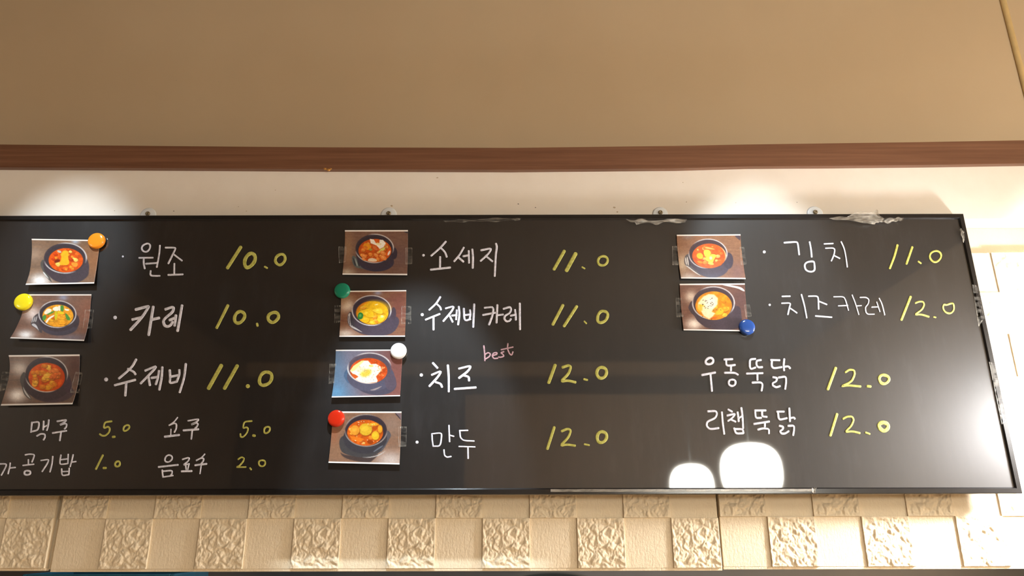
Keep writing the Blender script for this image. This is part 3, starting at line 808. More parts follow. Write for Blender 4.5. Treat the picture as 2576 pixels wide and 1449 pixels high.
def paint6(p):
    p.fill(np.ones(p.X.shape), (110, 106, 122))
    p.fill(sstep(700, 1750, p.X + (p.Y - 700) * .15), (122, 78, 72))
    p.fill(1 - sstep(250, 800, p.X - (p.Y - 700) * .25), (92, 118, 146))
    p.glow(330, 1250, 170, 160, (92, 140, 178), .9)
    p.fill(p.ell(1200, 1010, 500, 290, 8, 20), (72, 68, 84))
    p.fill(p.poly([(480, 830), (600, 660), (650, 1000), (600, 1050), (520, 930)], 16), (72, 94, 122))
    bowl(p, (1085, 690, 495, 345), (1065, 750, 425, 290), [(1110, 880, 540, 340, 0, (80, 78, 96)), (1560, 1000, 130, 190, 0, (84, 74, 88))], (190, 74, 26), dark=(92, 80, 92), arcs=((230, 350), (70, 200)))
    s = (1065, 750, 425, 290)
    p.fill(p.poly([(640, 750), (720, 640), (900, 520), (1050, 520), (1120, 600), (1230, 590), (1330, 650), (1390, 690), (1310, 790), (1230, 880), (1270, 970), (1250, 1010), (1000, 1030), (850, 990), (760, 930), (830, 880), (700, 820)], 22) , (238, 228, 208))
    p.fill(p.poly([(650, 750), (720, 640), (900, 520), (980, 510), (860, 620), (760, 730), (680, 770)], 30) * .8, (246, 216, 110))
    p.fill(p.ell(1000, 800, 130, 80, -20, 60) * .85, (226, 180, 50))
    p.fill(p.ell(880, 720, 130, 60, 10, 60) * .6, (228, 206, 160))
    p.fill(p.poly([(660, 820), (740, 820), (840, 890), (760, 920), (710, 880)], 16), (196, 88, 34))
    p.fill(p.ell(1120, 640, 50, 24, 0, 20) * .7, (220, 180, 60))
    r = random.Random(3)
    lim = p.ell(*s, 0, 10)
    for k in range(70):
        x, y = r.gauss(1000, 170), r.gauss(770, 110)
        p.fill(p.ell(x, y, r.uniform(6, 14), r.uniform(3, 7), r.uniform(0, 180), 8) * lim * .7, (112, 96, 50) if k % 3 else (190, 150, 60))
    for k in range(22):
        x, y = r.uniform(1270, 1460), r.uniform(560, 960)
        p.fill(p.ell(x, y, r.uniform(12, 30), r.uniform(7, 14), r.uniform(0, 180), 10) * lim, r.choice([(222, 116, 60), (236, 160, 100), (206, 88, 40)]))
    p.fill(p.poly([(1080, 1190), (1200, 1160), (1400, 1080), (1250, 1180), (1160, 1200)], 24) * .8, (176, 158, 150))

def paint7(p):
    wood(p, (126, 96, 78), (140, 104, 82), 7, [(420, 1000, 200, 300, (142, 108, 84), .7), (1600, 500, 260, 250, (140, 118, 106), .8), (1550, 1250, 330, 190, (196, 184, 180), .9), (350, 720, 90, 200, (150, 96, 70), .7)])
    p.fill(p.poly([(1640, 235), (1790, 235), (1785, 400), (1760, 390)], 8), (112, 96, 102))
    p.fill(p.poly([(1630, 235), (1660, 235), (1785, 385), (1770, 395)], 8), (58, 48, 52))
    p.fill(p.poly([(470, 1080), (560, 1150), (1080, 1200), (1340, 1100), (1180, 1260), (1090, 1320), (700, 1260), (520, 1180)], 30), (70, 58, 56))
    p.fill(p.poly([(440, 830), (560, 700), (1480, 600), (1570, 700), (1400, 1060), (1080, 1215), (800, 1190), (560, 1120), (480, 1050)], 16), (66, 64, 66))
    p.fill(p.poly([(1480, 590), (1570, 700), (1560, 760), (1360, 1100), (1340, 1050), (1450, 800)], 14), (84, 82, 88))
    p.fill(p.ring(1030, 900, 480, 300, 14, 30, 100) * .8, (196, 196, 196))
    bowl(p, (1030, 620, 448, 340), (1010, 670, 385, 280), [(1010, 790, 470, 330, 0, (58, 56, 62))], (196, 88, 22), dark=(60, 50, 58), arcs=((190, 300), (0, 180)), lightrim=(150, 140, 134))
    p.fill(p.poly([(1180, 1070), (1390, 930), (1400, 960), (1200, 1090)], 20) * .8, (112, 120, 134))
    s = (1010, 670, 385, 280)
    p.chunks(s, 22, [(214, 124, 36), (224, 150, 50), (196, 92, 24), (230, 170, 90)], 66, 77)
    for cx, cy, rx, ry, c in ((1020, 600, 140, 130, (206, 166, 46)), (790, 615, 100, 105, (214, 146, 48)), (1230, 730, 82, 95, (216, 172, 40)), (1190, 490, 110, 34, (224, 156, 40)), (1330, 590, 50, 85, (216, 150, 40))):
        p.fill(p.ell(cx + 14, cy + 16, rx, ry, 0, 26) * .7, (132, 62, 14))
        p.fill(p.ell(cx, cy, rx, ry, 0, 22), c)
        p.fill(p.ell(cx - rx * .15, cy - ry * .1, rx * .55, ry * .4, -20, 40) * .45, tuple(min(255, v * 1.14 + 14) for v in c))
    p.fill(p.ell(1210, 575, 55, 45, 30, 16), (178, 78, 16))
    p.fill(p.ell(1120, 870, 66, 46, 10, 20), (146, 60, 12))
    p.fill(p.poly([(660, 720), (760, 760), (1020, 800), (900, 870), (740, 830)], 24), (220, 116, 30))
    r = random.Random(5)
    for k in range(16):
        p.fill(p.ell(r.uniform(700, 1300), r.choice([r.uniform(420, 500), r.uniform(820, 920)]), 9, 7, 0, 6) * p.ell(*s, 0, 10), (250, 220, 180))

def paint8(p):
    wood(p, (136, 98, 74), (148, 108, 82), 8, [(360, 900, 150, 220, (204, 182, 156), .9), (480, 1220, 190, 100, (206, 192, 184), .8), (1700, 1100, 260, 260, (124, 92, 92), .7), (480, 250, 130, 60, (140, 124, 122), .7)])
    p.fill(p.poly([(1610, 215), (1770, 205), (1765, 350), (1690, 290)], 8), (78, 66, 74))
    p.fill(p.poly([(390, 800), (430, 690), (520, 650), (640, 900), (840, 1210), (700, 1120), (590, 1050), (410, 940)], 10), (96, 88, 88))
    for k in range(3):
        p.fill(p.poly([(412 + 42 * k, 760 - 14 * k), (440 + 42 * k, 740 - 14 * k), (470 + 46 * k, 930 + 14 * k), (436 + 46 * k, 930 + 14 * k)], 6), (210, 202, 196) if k != 2 else (60, 54, 60))
    p.fill(p.poly([(410, 935), (500, 960), (640, 1080), (840, 1215), (700, 1150), (560, 1050)], 8), (206, 200, 196))
    bowl(p, (975, 660, 462, 355), (1005, 712, 412, 298), [(1080, 980, 400, 260, 0, (78, 68, 82)), (1000, 800, 480, 350, 0, (78, 66, 78)), (1470, 830, 120, 200, 0, (70, 60, 72))], (222, 92, 24), dark=(82, 62, 66), arcs=((220, 30), (90, 190)))
    s = (1005, 712, 412, 298)
    p.chunks(s, 24, [(228, 106, 34), (238, 136, 50), (216, 84, 20), (246, 170, 90)], 62, 88)
    for q, c in (([(690, 700), (730, 640), (820, 640), (870, 720), (830, 790), (730, 780)], (250, 186, 44)), ([(860, 610), (900, 560), (1000, 560), (1060, 640), (1000, 740), (900, 740)], (246, 196, 64)),
                 ([(870, 760), (1010, 720), (1060, 660), (1200, 690), (1120, 800), (1090, 900), (960, 850)], (250, 202, 70)), ([(960, 870), (1060, 850), (1130, 910), (1090, 940), (980, 910)], (246, 190, 90)),
                 ([(700, 820), (830, 840), (850, 900), (740, 890)], (240, 142, 40)), ([(1150, 870), (1250, 810), (1330, 840), (1300, 940), (1180, 960)], (216, 96, 24))):
        p.fill(p.poly([(a + 8, b + 12) for a, b in q], 16) * .6, (176, 72, 14))
        p.fill(p.poly(q, 16), c)
    p.fill(p.ell(1045, 765, 34, 40, 0, 20), (252, 236, 170))
    p.fill(p.poly([(890, 530), (920, 480), (1140, 540), (1130, 560)], 8), (248, 172, 90))
    p.fill(p.ring(1005, 712, 400, 288, 12, -50, 20) * .8, (252, 206, 160))

def paint9(p):
    wood(p, (112, 80, 68), (124, 88, 74), 9, [(520, 420, 130, 130, (216, 196, 178), .95), (600, 1040, 190, 130, (242, 230, 218), 1), (1650, 500, 300, 350, (96, 70, 70), .8)])
    p.fill(p.poly([(1210, 145), (1330, 140), (1500, 170), (1660, 200), (1740, 260), (1755, 305), (1690, 280), (1600, 230), (1400, 190)], 8), (246, 240, 240))
    p.fill(p.poly([(460, 650), (560, 470), (600, 700), (760, 960), (900, 1150), (700, 1000), (600, 850), (530, 790), (480, 710)], 10), (74, 62, 68))
    p.fill(p.poly([(700, 800), (1520, 600), (1650, 720), (1700, 950), (1640, 1180), (900, 1170), (760, 1000)], 40), (74, 62, 70))
    p.fill(p.poly([(640, 900), (760, 1010), (870, 1105), (740, 1030)], 8) * .9, (216, 204, 200))
    bowl(p, (1040, 565, 475, 370), (1045, 625, 415, 325), [(1100, 780, 500, 360, 0, (74, 62, 70)), (1580, 780, 90, 150, 0, (72, 60, 68))], (222, 136, 26), dark=(78, 62, 68), arcs=((230, 40), (100, 200)))
    s = (1045, 625, 415, 325)
    p.chunks((1200, 700, 200, 230), 12, [(228, 150, 36), (236, 172, 50), (214, 122, 22)], 70, 17)
    p.fill(p.poly([(690, 560), (800, 420), (930, 360), (1050, 370), (1140, 450), (1130, 600), (1060, 680), (1010, 760), (1080, 800), (1000, 900), (940, 930), (820, 860), (760, 760), (680, 680)], 40), (246, 222, 178))
    p.fill(p.ell(960, 560, 120, 130, 0, 80) * .8, (246, 226, 204))
    p.fill(p.ell(730, 690, 60, 70, 0, 50) * .8, (232, 176, 50))
    p.fill(p.ell(760, 620, 70, 24, 10, 30) * .8, (224, 182, 40))
    p.fill(p.ell(1060, 720, 60, 28, -40, 24) * .8, (206, 132, 40))
    p.fill(p.poly([(1080, 760), (1200, 700), (1290, 730), (1240, 820), (1100, 840)], 30), (236, 176, 44))
    p.fill(p.ell(1050, 905, 80, 26, -8, 20) * .8, (214, 96, 26))
    r = random.Random(8)
    for k in range(26):
        x, y = r.gauss(960, 110), r.gauss(600, 130)
        p.fill(p.ell(x, y, r.uniform(10, 22), r.uniform(5, 10), r.uniform(-50, 50), 8), (66, 50, 34))

CR1, CR2, CR3 = (0, 540, 6.038), (0, 720, 6.038), (0, 870, 6.038)
CR4, CR5, CR6, CR7 = (820, 560, 9.058), (820, 700, 9.058), (810, 850, 9.058), (800, 1010, 8.525)
CR8, CR9 = (1680, 570, 9.658), (1680, 700, 9.058)
# left edge and right edge (top to bottom) of each print in its crop, lift of top / middle / bottom off the board (m)
photos = [
 ('orange stew photo held by the orange magnet', CR1, paint1, [(480, 366), (484, 500), (478, 650), (450, 870), (388, 1066)], [(1510, 384), (1504, 520), (1488, 650), (1458, 860), (1428, 1046)], 20, (.004, .002, .012)),
 ('photo of stew with green and white leek slices', CR2, paint2, [(330, 122), (352, 260), (330, 430), (240, 640), (152, 792)], [(1388, 122), (1376, 260), (1362, 430), (1325, 640), (1275, 832)], 20, (.004, .002, .014)),
 ('stew photo just below the leek stew photo', CR3, paint3, [(130, 142), (148, 300), (128, 500), (70, 720), (10, 908)], [(1208, 130), (1208, 300), (1195, 500), (1150, 720), (1098, 888)], 24, (.003, .002, .010)),
 ('photo of stew with sausages and white egg pieces', CR4, paint4, [(430, 172), (430, 420), (415, 700), (395, 960), (374, 1186)], [(1866, 170), (1866, 420), (1862, 700), (1858, 960), (1850, 1198)], 32, (.003, .002, .006)),
 ('yellow curry photo held by the green magnet', CR5, paint5, [(350, 286), (342, 520), (332, 800), (318, 1080), (303, 1334)], [(1830, 270), (1826, 520), (1818, 800), (1810, 1080), (1800, 1332)], 28, (.003, .002, .005)),
 ('bluish photo of cheese stew held by the white magnet', CR6, paint6, [(314, 272), (304, 540), (286, 820), (256, 1100), (218, 1358)], [(1845, 266), (1826, 540), (1808, 820), (1794, 1100), (1778, 1330)], 26, (.003, .002, .007)),
 ('photo of dumpling stew held by the red magnet', CR7, paint7, [(312, 214), (298, 540), (278, 800), (252, 1060), (222, 1316)], [(1790, 216), (1782, 540), (1772, 800), (1760, 1060), (1746, 1352)], 30, (.003, .002, .006)),
 ('topmost stew photo on the right, with a red orange broth', CR8, paint8, [(214, 198), (224, 420), (246, 700), (280, 1000), (320, 1260)], [(1766, 186), (1776, 420), (1804, 700), (1846, 1000), (1890, 1276)], 30, (.003, .002, .007)),
 ('photo of cheese curry held by the blue magnet', CR9, paint9, [(268, 126), (278, 360), (298, 640), (326, 920), (357, 1186)], [(1752, 116), (1766, 360), (1788, 640), (1812, 920), (1842, 1212)], 30, (.003, .002, .005)),
]
def interp(poly, t):
    n = len(poly) - 1
    x = min(t * n, n - 1e-6)
    i = int(x)
    k = x - i
    # Catmull-Rom through the edge points
    p0, p1, p2, p3 = poly[max(i - 1, 0)], poly[i], poly[i + 1], poly[min(i + 2, n)]
    return tuple(.5 * ((2 * b) + (c - a) * k + (2 * a - 5 * b + 4 * c - d) * k * k + (-a + 3 * b - 3 * c + d) * k ** 3) for a, b, c, d in zip(p0, p1, p2, p3))

def s2l(a):
    return np.where(a <= 0.04045, a / 12.92, ((a + 0.055) / 1.055) ** 2.4)

NU, NV = 190, 140
for label, cr, painter, le, re, border, lift in photos:
    X, Y = np.zeros((NV + 1, NU + 1)), np.zeros((NV + 1, NU + 1))
    for j in range(NV + 1):
        a, b = interp(le, j / NV), interp(re, j / NV)
        u = np.linspace(0, 1, NU + 1)
        X[j], Y[j] = a[0] + (b[0] - a[0]) * u, a[1] + (b[1] - a[1]) * u
    p = Paint(X, Y)
    painter(p)
    g = (vnoise(X, Y, 17, 3) * .5 + vnoise(X, Y, 38, 5) * .5 - .5) * .13
    p.c = p.c * (1 + g[..., None])
    gs = np.random.RandomState(len(label)).rand(*X.shape) - .5
    p.c = np.clip(p.c * (1 + .07 * gs[..., None]), 0, 1)
    top, bot = Y - Y[0][None, :], Y[-1][None, :] - Y
    p.fill(1 - sstep(border - 5, border + 5, top), (240, 234, 230))
    p.fill(1 - sstep(border - 5, border + 5, bot), (240, 236, 234))
    colr = s2l(np.clip(p.c, 0, 1))
    verts, faces = [], []
    for j in range(NV + 1):
        v = j / NV
        h = lift[0] * (1 - v) * (1 - 2 * v) + lift[1] * 4 * v * (1 - v) + lift[2] * v * (2 * v - 1)
        for i in range(NU + 1):
            verts.append(pt(cr[0] + X[j, i] / cr[2], cr[1] + Y[j, i] / cr[2], Y_BOARD - 0.0016 - max(h, 0)))
    N = NU + 1
    nf = NV * NU
    for j in range(NV):
        for i in range(NU):
            a = j * N + i
            faces.append((a, a + N, a + N + 1, a + 1))
    # paper thickness: rim strip and plain back
    ring = [i for i in range(N)] + [j * N + NU for j in range(1, NV + 1)] + [NV * N + i for i in range(NU - 1, -1, -1)] + [j * N for j in range(NV - 1, 0, -1)]
    base = len(verts)
    for a in ring:
        verts.append(verts[a] + Vector((0, 0.0004, 0)))
    Lr = len(ring)
    for k in range(Lr):
        faces.append((ring[k], ring[(k + 1) % Lr], base + (k + 1) % Lr, base + k))
    o = mesh_obj('food_photo', verts, faces, PRINT, None, True)
    at_ = o.data.color_attributes.new('print', 'FLOAT_COLOR', 'POINT')
    full = np.ones((len(verts), 4), np.float32) * 0.8
    full[:N * (NV + 1), :3] = colr.reshape(-1, 3)
    full[:, 3] = 1
    at_.data.foreach_set('color', full.ravel())
    tag(o, label, 'photo', 'food photos on the menu board')

# ================================================================== magnets
MAG = [(0.0192, 0.0), (0.0196, 0.003), (0.0192, 0.0062), (0.0180, 0.0082), (0.0160, 0.0092), (0.011, 0.0098), (0.005, 0.0101), (0.0, 0.0102)]
magnets = [('orange', (241, 604.5), 20.8, (0.90, 0.30, 0.02)), ('yellow', (56.5, 758.5), 22.0, (0.86, 0.72, 0.02)), ('green', (860, 730), 20.0, (0.012, 0.22, 0.13)),
           ('white', (1002, 882), 20.6, (0.80, 0.80, 0.80)), ('red', (845, 1052), 21.3, (0.56, 0.025, 0.008)), ('blue', (1880, 822), 20.3, (0.022, 0.075, 0.30))]
for nm, (px, py), rpx, colr in magnets:
    base = pt(px, py, Y_BOARD - 0.012)
    base.y = Y_BOARD - 0.0045
    base = pt(px, py, Y_BOARD - 0.0110)
    rad = (pt(px + rpx, py, Y_BOARD - 0.011) - base).length
    k = rad / 0.0196
    root = empty('magnet', (base.x, Y_BOARD - 0.0040, base.z))
    tag(root, nm + ' round plastic magnet on the menu board', 'magnet', 'round magnets on the menu board')
    mm = plain(nm + '_plastic', colr, 0.16, 0.03, spec=0.5)
    lathe_obj('cap', [(r * k, h) for r, h in MAG], mm, at(root.location, OUT), root, 40)
    lathe_obj('magnet_disc', [(0.0, 0.0), (0.0150, 0.0), (0.0150, 0.0030), (0.0, 0.0030)], DARKMETAL, at((base.x, Y_BOARD - 0.0005, base.z), OUT), root, 28)

# ================================================================== screws with washers above the board
WASHER = Mat('clear_washer').set(color=(0.82, 0.85, 0.88), rough=0.2, spec=0.6).m
BRASS = plain('dull_screw', (0.30, 0.24, 0.15), 0.4, 0.3, 300, metal=0.8)
for k, (px, py, lab) in enumerate([(373, 542, 'screw with pale washer above the orange magnet, leftmost of four'), (978, 541, 'screw with bluish washer above the sausage stew photo'),
                                   (1661, 539, 'rusty screw with clear washer left of the bright light pool'), (2050, 538, 'screw with grey washer right of the bright light pool')]):
    c = pt(px, py, Y_PANEL)
    root = empty('wall_screw', (c.x, Y_PANEL, c.z))
    tag(root, lab, 'screw', 'screws along the top of the menu board')
    wr = 0.0190 if k != 2 else 0.0180
    lathe_obj('washer', [(0.0035, 0.0), (wr, 0.0), (wr, 0.0012), (wr * .85, 0.0022), (0.0035, 0.0028)], WASHER, at(c, OUT), root, 36)
    hv = [(0.0, 0.0015), (0.0052, 0.0015), (0.0056, 0.0040), (0.0046, 0.0062), (0.0022, 0.0072), (0.0018, 0.0058), (0.0, 0.0056)]
    lathe_obj('screw_head', hv, BRASS, at((c.x, Y_PANEL, c.z + 0.003), OUT), root, 20)

# ================================================================== bits of clear tape
def tape(label, quad, lift=0.0008, mat=TAPE, crumple=0.0006, nx=14, nz=8, name='clear_tape', seed=1):
    """quad: four photograph pixels TL, TR, BR, BL on the board"""
    v, f = [], []
    for side in (0, 1):
        for j in range(nz + 1):
            for i in range(nx + 1):
                u, t = i / nx, j / nz
                a = [quad[0][k] * (1 - u) * (1 - t) + quad[1][k] * u * (1 - t) + quad[2][k] * u * t + quad[3][k] * (1 - u) * t for k in (0, 1)]
                h = noise.noise(Vector((u * 3 + seed * 7.3, t * 3, seed))) * crumple + (crumple * 1.5 if u in (0, 1) else 0)
                P = pt(a[0] + noise.noise(Vector((t * 4, u * 4, seed + .5))) * 3 * (crumple > .001), a[1] + noise.noise(Vector((u * 5, t * 3, seed + 3.5))) * 7 * (crumple > .001), Y_BOARD - lift - abs(h))
                P.y += 0.00012 * side
                v.append(P)
    N = nx + 1
    S = N * (nz + 1)
    for j in range(nz):
        for i in range(nx):
            a = j * N + i
            f.append((a, a + N, a + N + 1, a + 1))
            f.append((S + a, S + a + 1, S + a + N + 1, S + a + N))
    for i in range(nx):
        f.append((i, i + 1, S + i + 1, S + i))
        a = nz * N + i
        f.append((a + 1, a, S + a, S + a + 1))
    for j in range(nz):
        a, b = j * N, (j + 1) * N
        f.append((b, a, S + a, S + b))
        a, b = j * N + nx, (j + 1) * N + nx
        f.append((a, b, S + b, S + a))
    o = mesh_obj(name, v, f, mat, None, True)
    ed = o.data.attributes.new('edge', 'FLOAT', 'POINT')
    r = random.Random(seed)
    jag = [r.random() for _ in range(nx + nz + 2)]
    vals = []
    for side in (0, 1):
        for j in range(nz + 1):
            for i in range(nx + 1):
                vals.append(jag[j] if i in (0, nx) else (jag[nz + i] ** 2 if j in (0, nz) else 0.0))
    ed.data.foreach_set('value', vals)
    return tag(o, label, 'tape', 'clear tape on the menu board')

tapes = [
 ('clear tape on right edge of the leek stew photo', [(214, 779), (236, 779), (231, 826), (208, 826)]),
 ('clear tape on right edge of the photo below the leek stew', [(190, 935), (208, 938), (198, 989), (176, 988)]),
 ('clear tape on left edge of the photo below the leek stew', [(5, 935), (24, 936), (16, 980), (0, 984)]),
 ('clear tape on left edge of the sausage stew photo', [(851, 620), (872, 620), (868, 660), (853, 662)]),
 ('clear tape on right edge of the sausage stew photo', [(1020, 623), (1037, 623), (1037, 664), (1020, 665)]),
 ('clear tape on left edge of the yellow curry photo', [(842, 768), (862, 768), (857, 810), (841, 813)]),
 ('clear tape on right edge of the yellow curry photo', [(1010, 770), (1034, 770), (1034, 815), (1009, 815)]),
 ('clear tape on left edge of the bluish cheese stew photo', [(829, 915), (846, 915), (842, 963), (827, 966)]),
 ('clear tape on right edge of the dumpling stew photo', [(1003, 1073), (1023, 1073), (1022, 1123), (1002, 1124)]),
 ('clear tape on left edge of the red orange broth photo', [(1691, 619), (1707, 619), (1710, 667), (1692, 667)]),
 ('clear tape on right edge of the red orange broth photo', [(1861, 621), (1872, 621), (1878, 665), (1864, 667)]),
 ('clear tape on left edge of the cheese curry photo', [(1700, 749), (1716, 749), (1720, 797), (1702, 798)]),
 ('clear tape on right edge of the cheese curry photo', [(1872, 766), (1886, 766), (1891, 796), (1876, 798)]),
]
for k, (lab, q) in enumerate(tapes):
    tape(lab, q, 0.0072, seed=k + 2)
tape('crumpled clear film peeling off the top rail at right', [(2085, 548), (2205, 531), (2226, 552), (2196, 562)], 0.0052, FILM, 0.006, 30, 10, seed=40)
tape('twisted film wisp right of the peeling film', [(2212, 556), (2276, 545), (2270, 556), (2232, 562)], 0.0052, FILM, 0.004, 18, 6, seed=41)
tape('crumpled film strip under the top rail near the middle screw', [(1575, 553), (1728, 549), (1722, 558), (1600, 563)], 0.0052, FILM, 0.005, 30, 6, seed=42)
tape('short film scrap under the top rail, above the first price 11.0', [(1115, 553), (1310, 552), (1306, 556), (1122, 557)], 0.0050, TAPE, 0.002, 26, 4, seed=43)
tape('old tape on the right rail beside the price 11.0', [(2414, 574), (2424, 580), (2428, 596), (2424, 612)], 0.0052, FILM, 0.002, 8, 12, seed=44)
tape('old tape on the right rail by the top right price 12.0', [(2446, 716), (2459, 718), (2476, 800), (2462, 822)], 0.0052, TAPE, 0.0009, 8, 20, seed=45)
tape('old tape low on the right rail by the blown out wall', [(2488, 910), (2504, 915), (2534, 1060), (2520, 1068)], 0.0052, TAPE, 0.0009, 8, 26, seed=46)
tape('long clear plastic strip along the bottom rail', [(1385, 1230.5), (2046, 1229.5), (2046, 1236.5), (1385, 1237.5)], 0.0052, FILM, 0.0006, 60, 4, seed=47)
tape('small clear hook shaped end of the bottom plastic strip', [(2043, 1227), (2053, 1228), (2053, 1238), (2043, 1238)], 0.0056, FILM, 0.0012, 6, 6, seed=48)

# ================================================================== dirt on the white band
def fleck(name, label, px, py, sx, sy, colr, parent=None, seed=1, y=Y_PANEL, th=0.0006):
    v, f = [], []
    n = 10
    c = pt(px, py, y - th)
    r = random.Random(seed)
    v.append(c)
    for k in range(n):
        a = 2 * math.pi * k / n
        q = r.uniform(.6, 1.15)
        v.append(pt(px + sx * math.cos(a) * q, py + sy * math.sin(a) * q, y + 0.0004))
    f = [(0, 1 + (k + 1) % n, 1 + k) for k in range(n)]
    o = mesh_obj(name, v, f, colr)
    if parent:
        child(o, parent)
    return o
SPECK = plain('dark_speck', (0.06, 0.05, 0.04), 0.7)
STAIN = plain('faint_stain', lin((184, 164, 140)), 0.5)
for k, (x, y, sx, sy, d) in enumerate([(1347, 522, 2.4, 2.2, 1), (1304, 513, 4, 2, 1), (437, 531, 2.5, 2, 1), (620, 531, 4, 1.6, 0), (600, 520, 3, 1.4, 0), (1100, 447, 5, 2, 0), (1545, 522, 6, 4, 0), (1553, 533, 5, 4, 0),
                                       (2005, 509, 2, 1.6, 1), (1851, 510, 2.2, 1.4, 0), (1727, 508, 3, 2, 0), (1718, 459, 2, 2, 0), (985, 518, 6, 4, 0), (288, 530, 3, 1.4, 0), (693, 478, 3, 1.4, 0), (1137, 428, 7, 2.2, 0)]):
    fleck('speck', None, x, y, sx, sy, SPECK if d else STAIN, band, k)
for k, (x, y) in enumerate([(444, 202), (550, 206)]):
    fleck('speck', None, x, y, 4, 1.3, STAIN, upper, 30 + k, Y_UPPER)
AMBER = plain('amber_residue', lin((196, 142, 70)), 0.5, 0.3, 300)
rv, rf = [], []
rr = random.Random(4)
glue = empty('glue_residue', pt(823, 426, Y_TRIM))
tag(glue, 'small amber scrap stuck under the brown trim', 'residue')
for k, (dx, dy, sx, sy) in enumerate([(-5, -1, 5, 3), (3, 1, 6, 4), (8, -1, 4, 3)]):
    fleck('flake', None, 823 + dx, 426 + dy, sx, sy, AMBER, glue, 60 + k, Y_TRIM, 0.0035)

# ================================================================== kitchen seen through the hatch
STEELBLUE = m_steel('brushed_hood_steel', (0.42, 0.45, 0.50), 0.4)
hood = empty('range_hood', (0.0, 1.5, 1.36))
tag(hood, 'grey blue steel range hood seen through the hatch below', 'range hood')
box_obj('hood_face', (-2.4, 2.4, 1.50, 1.53, 1.395, 1.80), STEELBLUE, hood, 0.004)
box_obj('hood_lip', (-2.4, 2.4, 1.46, 1.53, 1.36, 1.394), STEELBLUE, hood, 0.003)
box_obj('hood_roof', (-2.4, 2.4, 1.53, 3.09, 1.78, 1.80), STEELBLUE, hood)
counter = empty('kitchen_counter', (0, 0.55, 0.0))
tag(counter, 'steel kitchen counter below the hatch', 'counter')
box_obj('worktop', (-2.5, 2.5, 0.15, 0.95, 1.05, 1.09), STEEL, counter, 0.003)
box_obj('cabinet_body', (-2.5, 2.5, 0.19, 0.93, 0.0, 1.05), STEELBLUE, counter)
c = pt(1388, 1437, 0.45)
pot = empty('stock_pot', (c.x, 0.45, 1.09))
tag(pot, 'bright domed steel pot lid peeking above the bottom edge', 'pot')
ztop = c.z
LID = m_steel('polished_lid', (0.86, 0.72, 0.52), 0.16)
lathe_obj('pot_body', [(0.0, 0.0), (0.17, 0.0), (0.175, 0.01), (0.175, ztop - 1.09 - 0.085), (0.18, ztop - 1.09 - 0.08), (0.17, ztop - 1.09 - 0.08)], STEEL, at(pot.location), pot, 48)
prof = [(0.182, ztop - 1.09 - 0.078)] + [(0.182 * math.cos(a), ztop - 1.09 - 0.078 + 0.078 * math.sin(a)) for a in [math.pi / 2 * k / 10 for k in range(1, 10)]] + [(0.0, ztop - 1.09)]
lathe_obj('lid', prof, LID, at(pot.location), pot, 48)
BLUEP = plain('blue_plastic', (0.05, 0.26, 0.42), 0.4)
crate = empty('blue_crate', (-1.02, 0.6, 1.09))
tag(crate, 'blue plastic crate in the kitchen, at the lower left corner', 'crate')
czt = pt(100, 1440, 0.6).z
box_obj('crate_front', (-1.32, -0.93, 0.50, 0.512, 1.09, czt), BLUEP, crate, 0.003)
box_obj('crate_back', (-1.32, -0.93, 0.73, 0.742, 1.09, czt), BLUEP, crate, 0.003)
box_obj('crate_side', (-1.332, -1.32, 0.50, 0.742, 1.09, czt), BLUEP, crate, 0.003)
box_obj('crate_side', (-0.93, -0.918, 0.50, 0.742, 1.09, czt), BLUEP, crate, 0.003)
box_obj('crate_base', (-1.32, -0.93, 0.512, 0.73, 1.09, 1.102), BLUEP, crate)

# ================================================================== lamps
def spot(label, loc, target, half_deg, blend, power, colr, size=0.03):
    loc, target = Vector(loc), Vector(target)
    root = empty('spotlight', (loc.x, loc.y, 3.2))
    tag(root, label, 'spotlight', 'ceiling spotlights aimed at the wall')
    d = (target - loc).normalized()
    q = d.to_track_quat('-Z', 'Y').to_matrix().to_4x4()
    lathe_obj('stem', [(0.0, 0.0), (0.008, 0.0), (0.008, 3.2 - loc.z), (0.0, 3.2 - loc.z)], DARKMETAL, at((loc.x, loc.y, loc.z)), root, 12)
    lathe_obj('head', [(0.034, -0.035), (0.040, -0.035), (0.042, 0.0), (0.036, 0.07), (0.0, 0.075)], DARKMETAL, at(loc, q), root, 24)
    ld = bpy.data.lights.new('spot_beam', 'SPOT')
    ld.energy = power
    ld.color = colr
    ld.spot_size = math.radians(half_deg * 2)
    ld.spot_blend = blend
    ld.shadow_soft_size = size
    lo = bpy.data.objects.new('spot_beam', ld)
    lo.matrix_world = at(loc + d * 0.04, q)
    COL.objects.link(lo)
    child(lo, root)

def aim(label, px, py, radius_m, blend, power, colr, src, y=Y_BOARD):
    t = pt(px, py, y)
    s = Vector((t.x + src[0], src[1], src[2]))
    spot(label, s, t, math.degrees(math.atan(radius_m / (t - s).length)), blend, power, colr)
aim('ceiling spotlight aimed at the left end of the menu board', 150, 640, 0.21, 0.85, SPOT_LEFT, COOL, (0.0, -1.15, 3.06))
aim('ceiling spotlight above the middle of the menu board', 1040, 1330, 0.30, 0.25, SPOT_MID, COOL, (0.0, -0.82, 3.0), Y_TILE)
aim('ceiling spotlight aimed at the right part of the menu board', 1925, 650, 0.205, 0.6, SPOT_RIGHT, COOL, (0.0, -1.15, 3.06))
spot('ceiling spotlight above the wall right of the menu board', (1.34, -0.72, 3.04), (1.34, 0.0, 1.95), 15.0, 0.5, SPOT_SIDE, NEUTRAL)

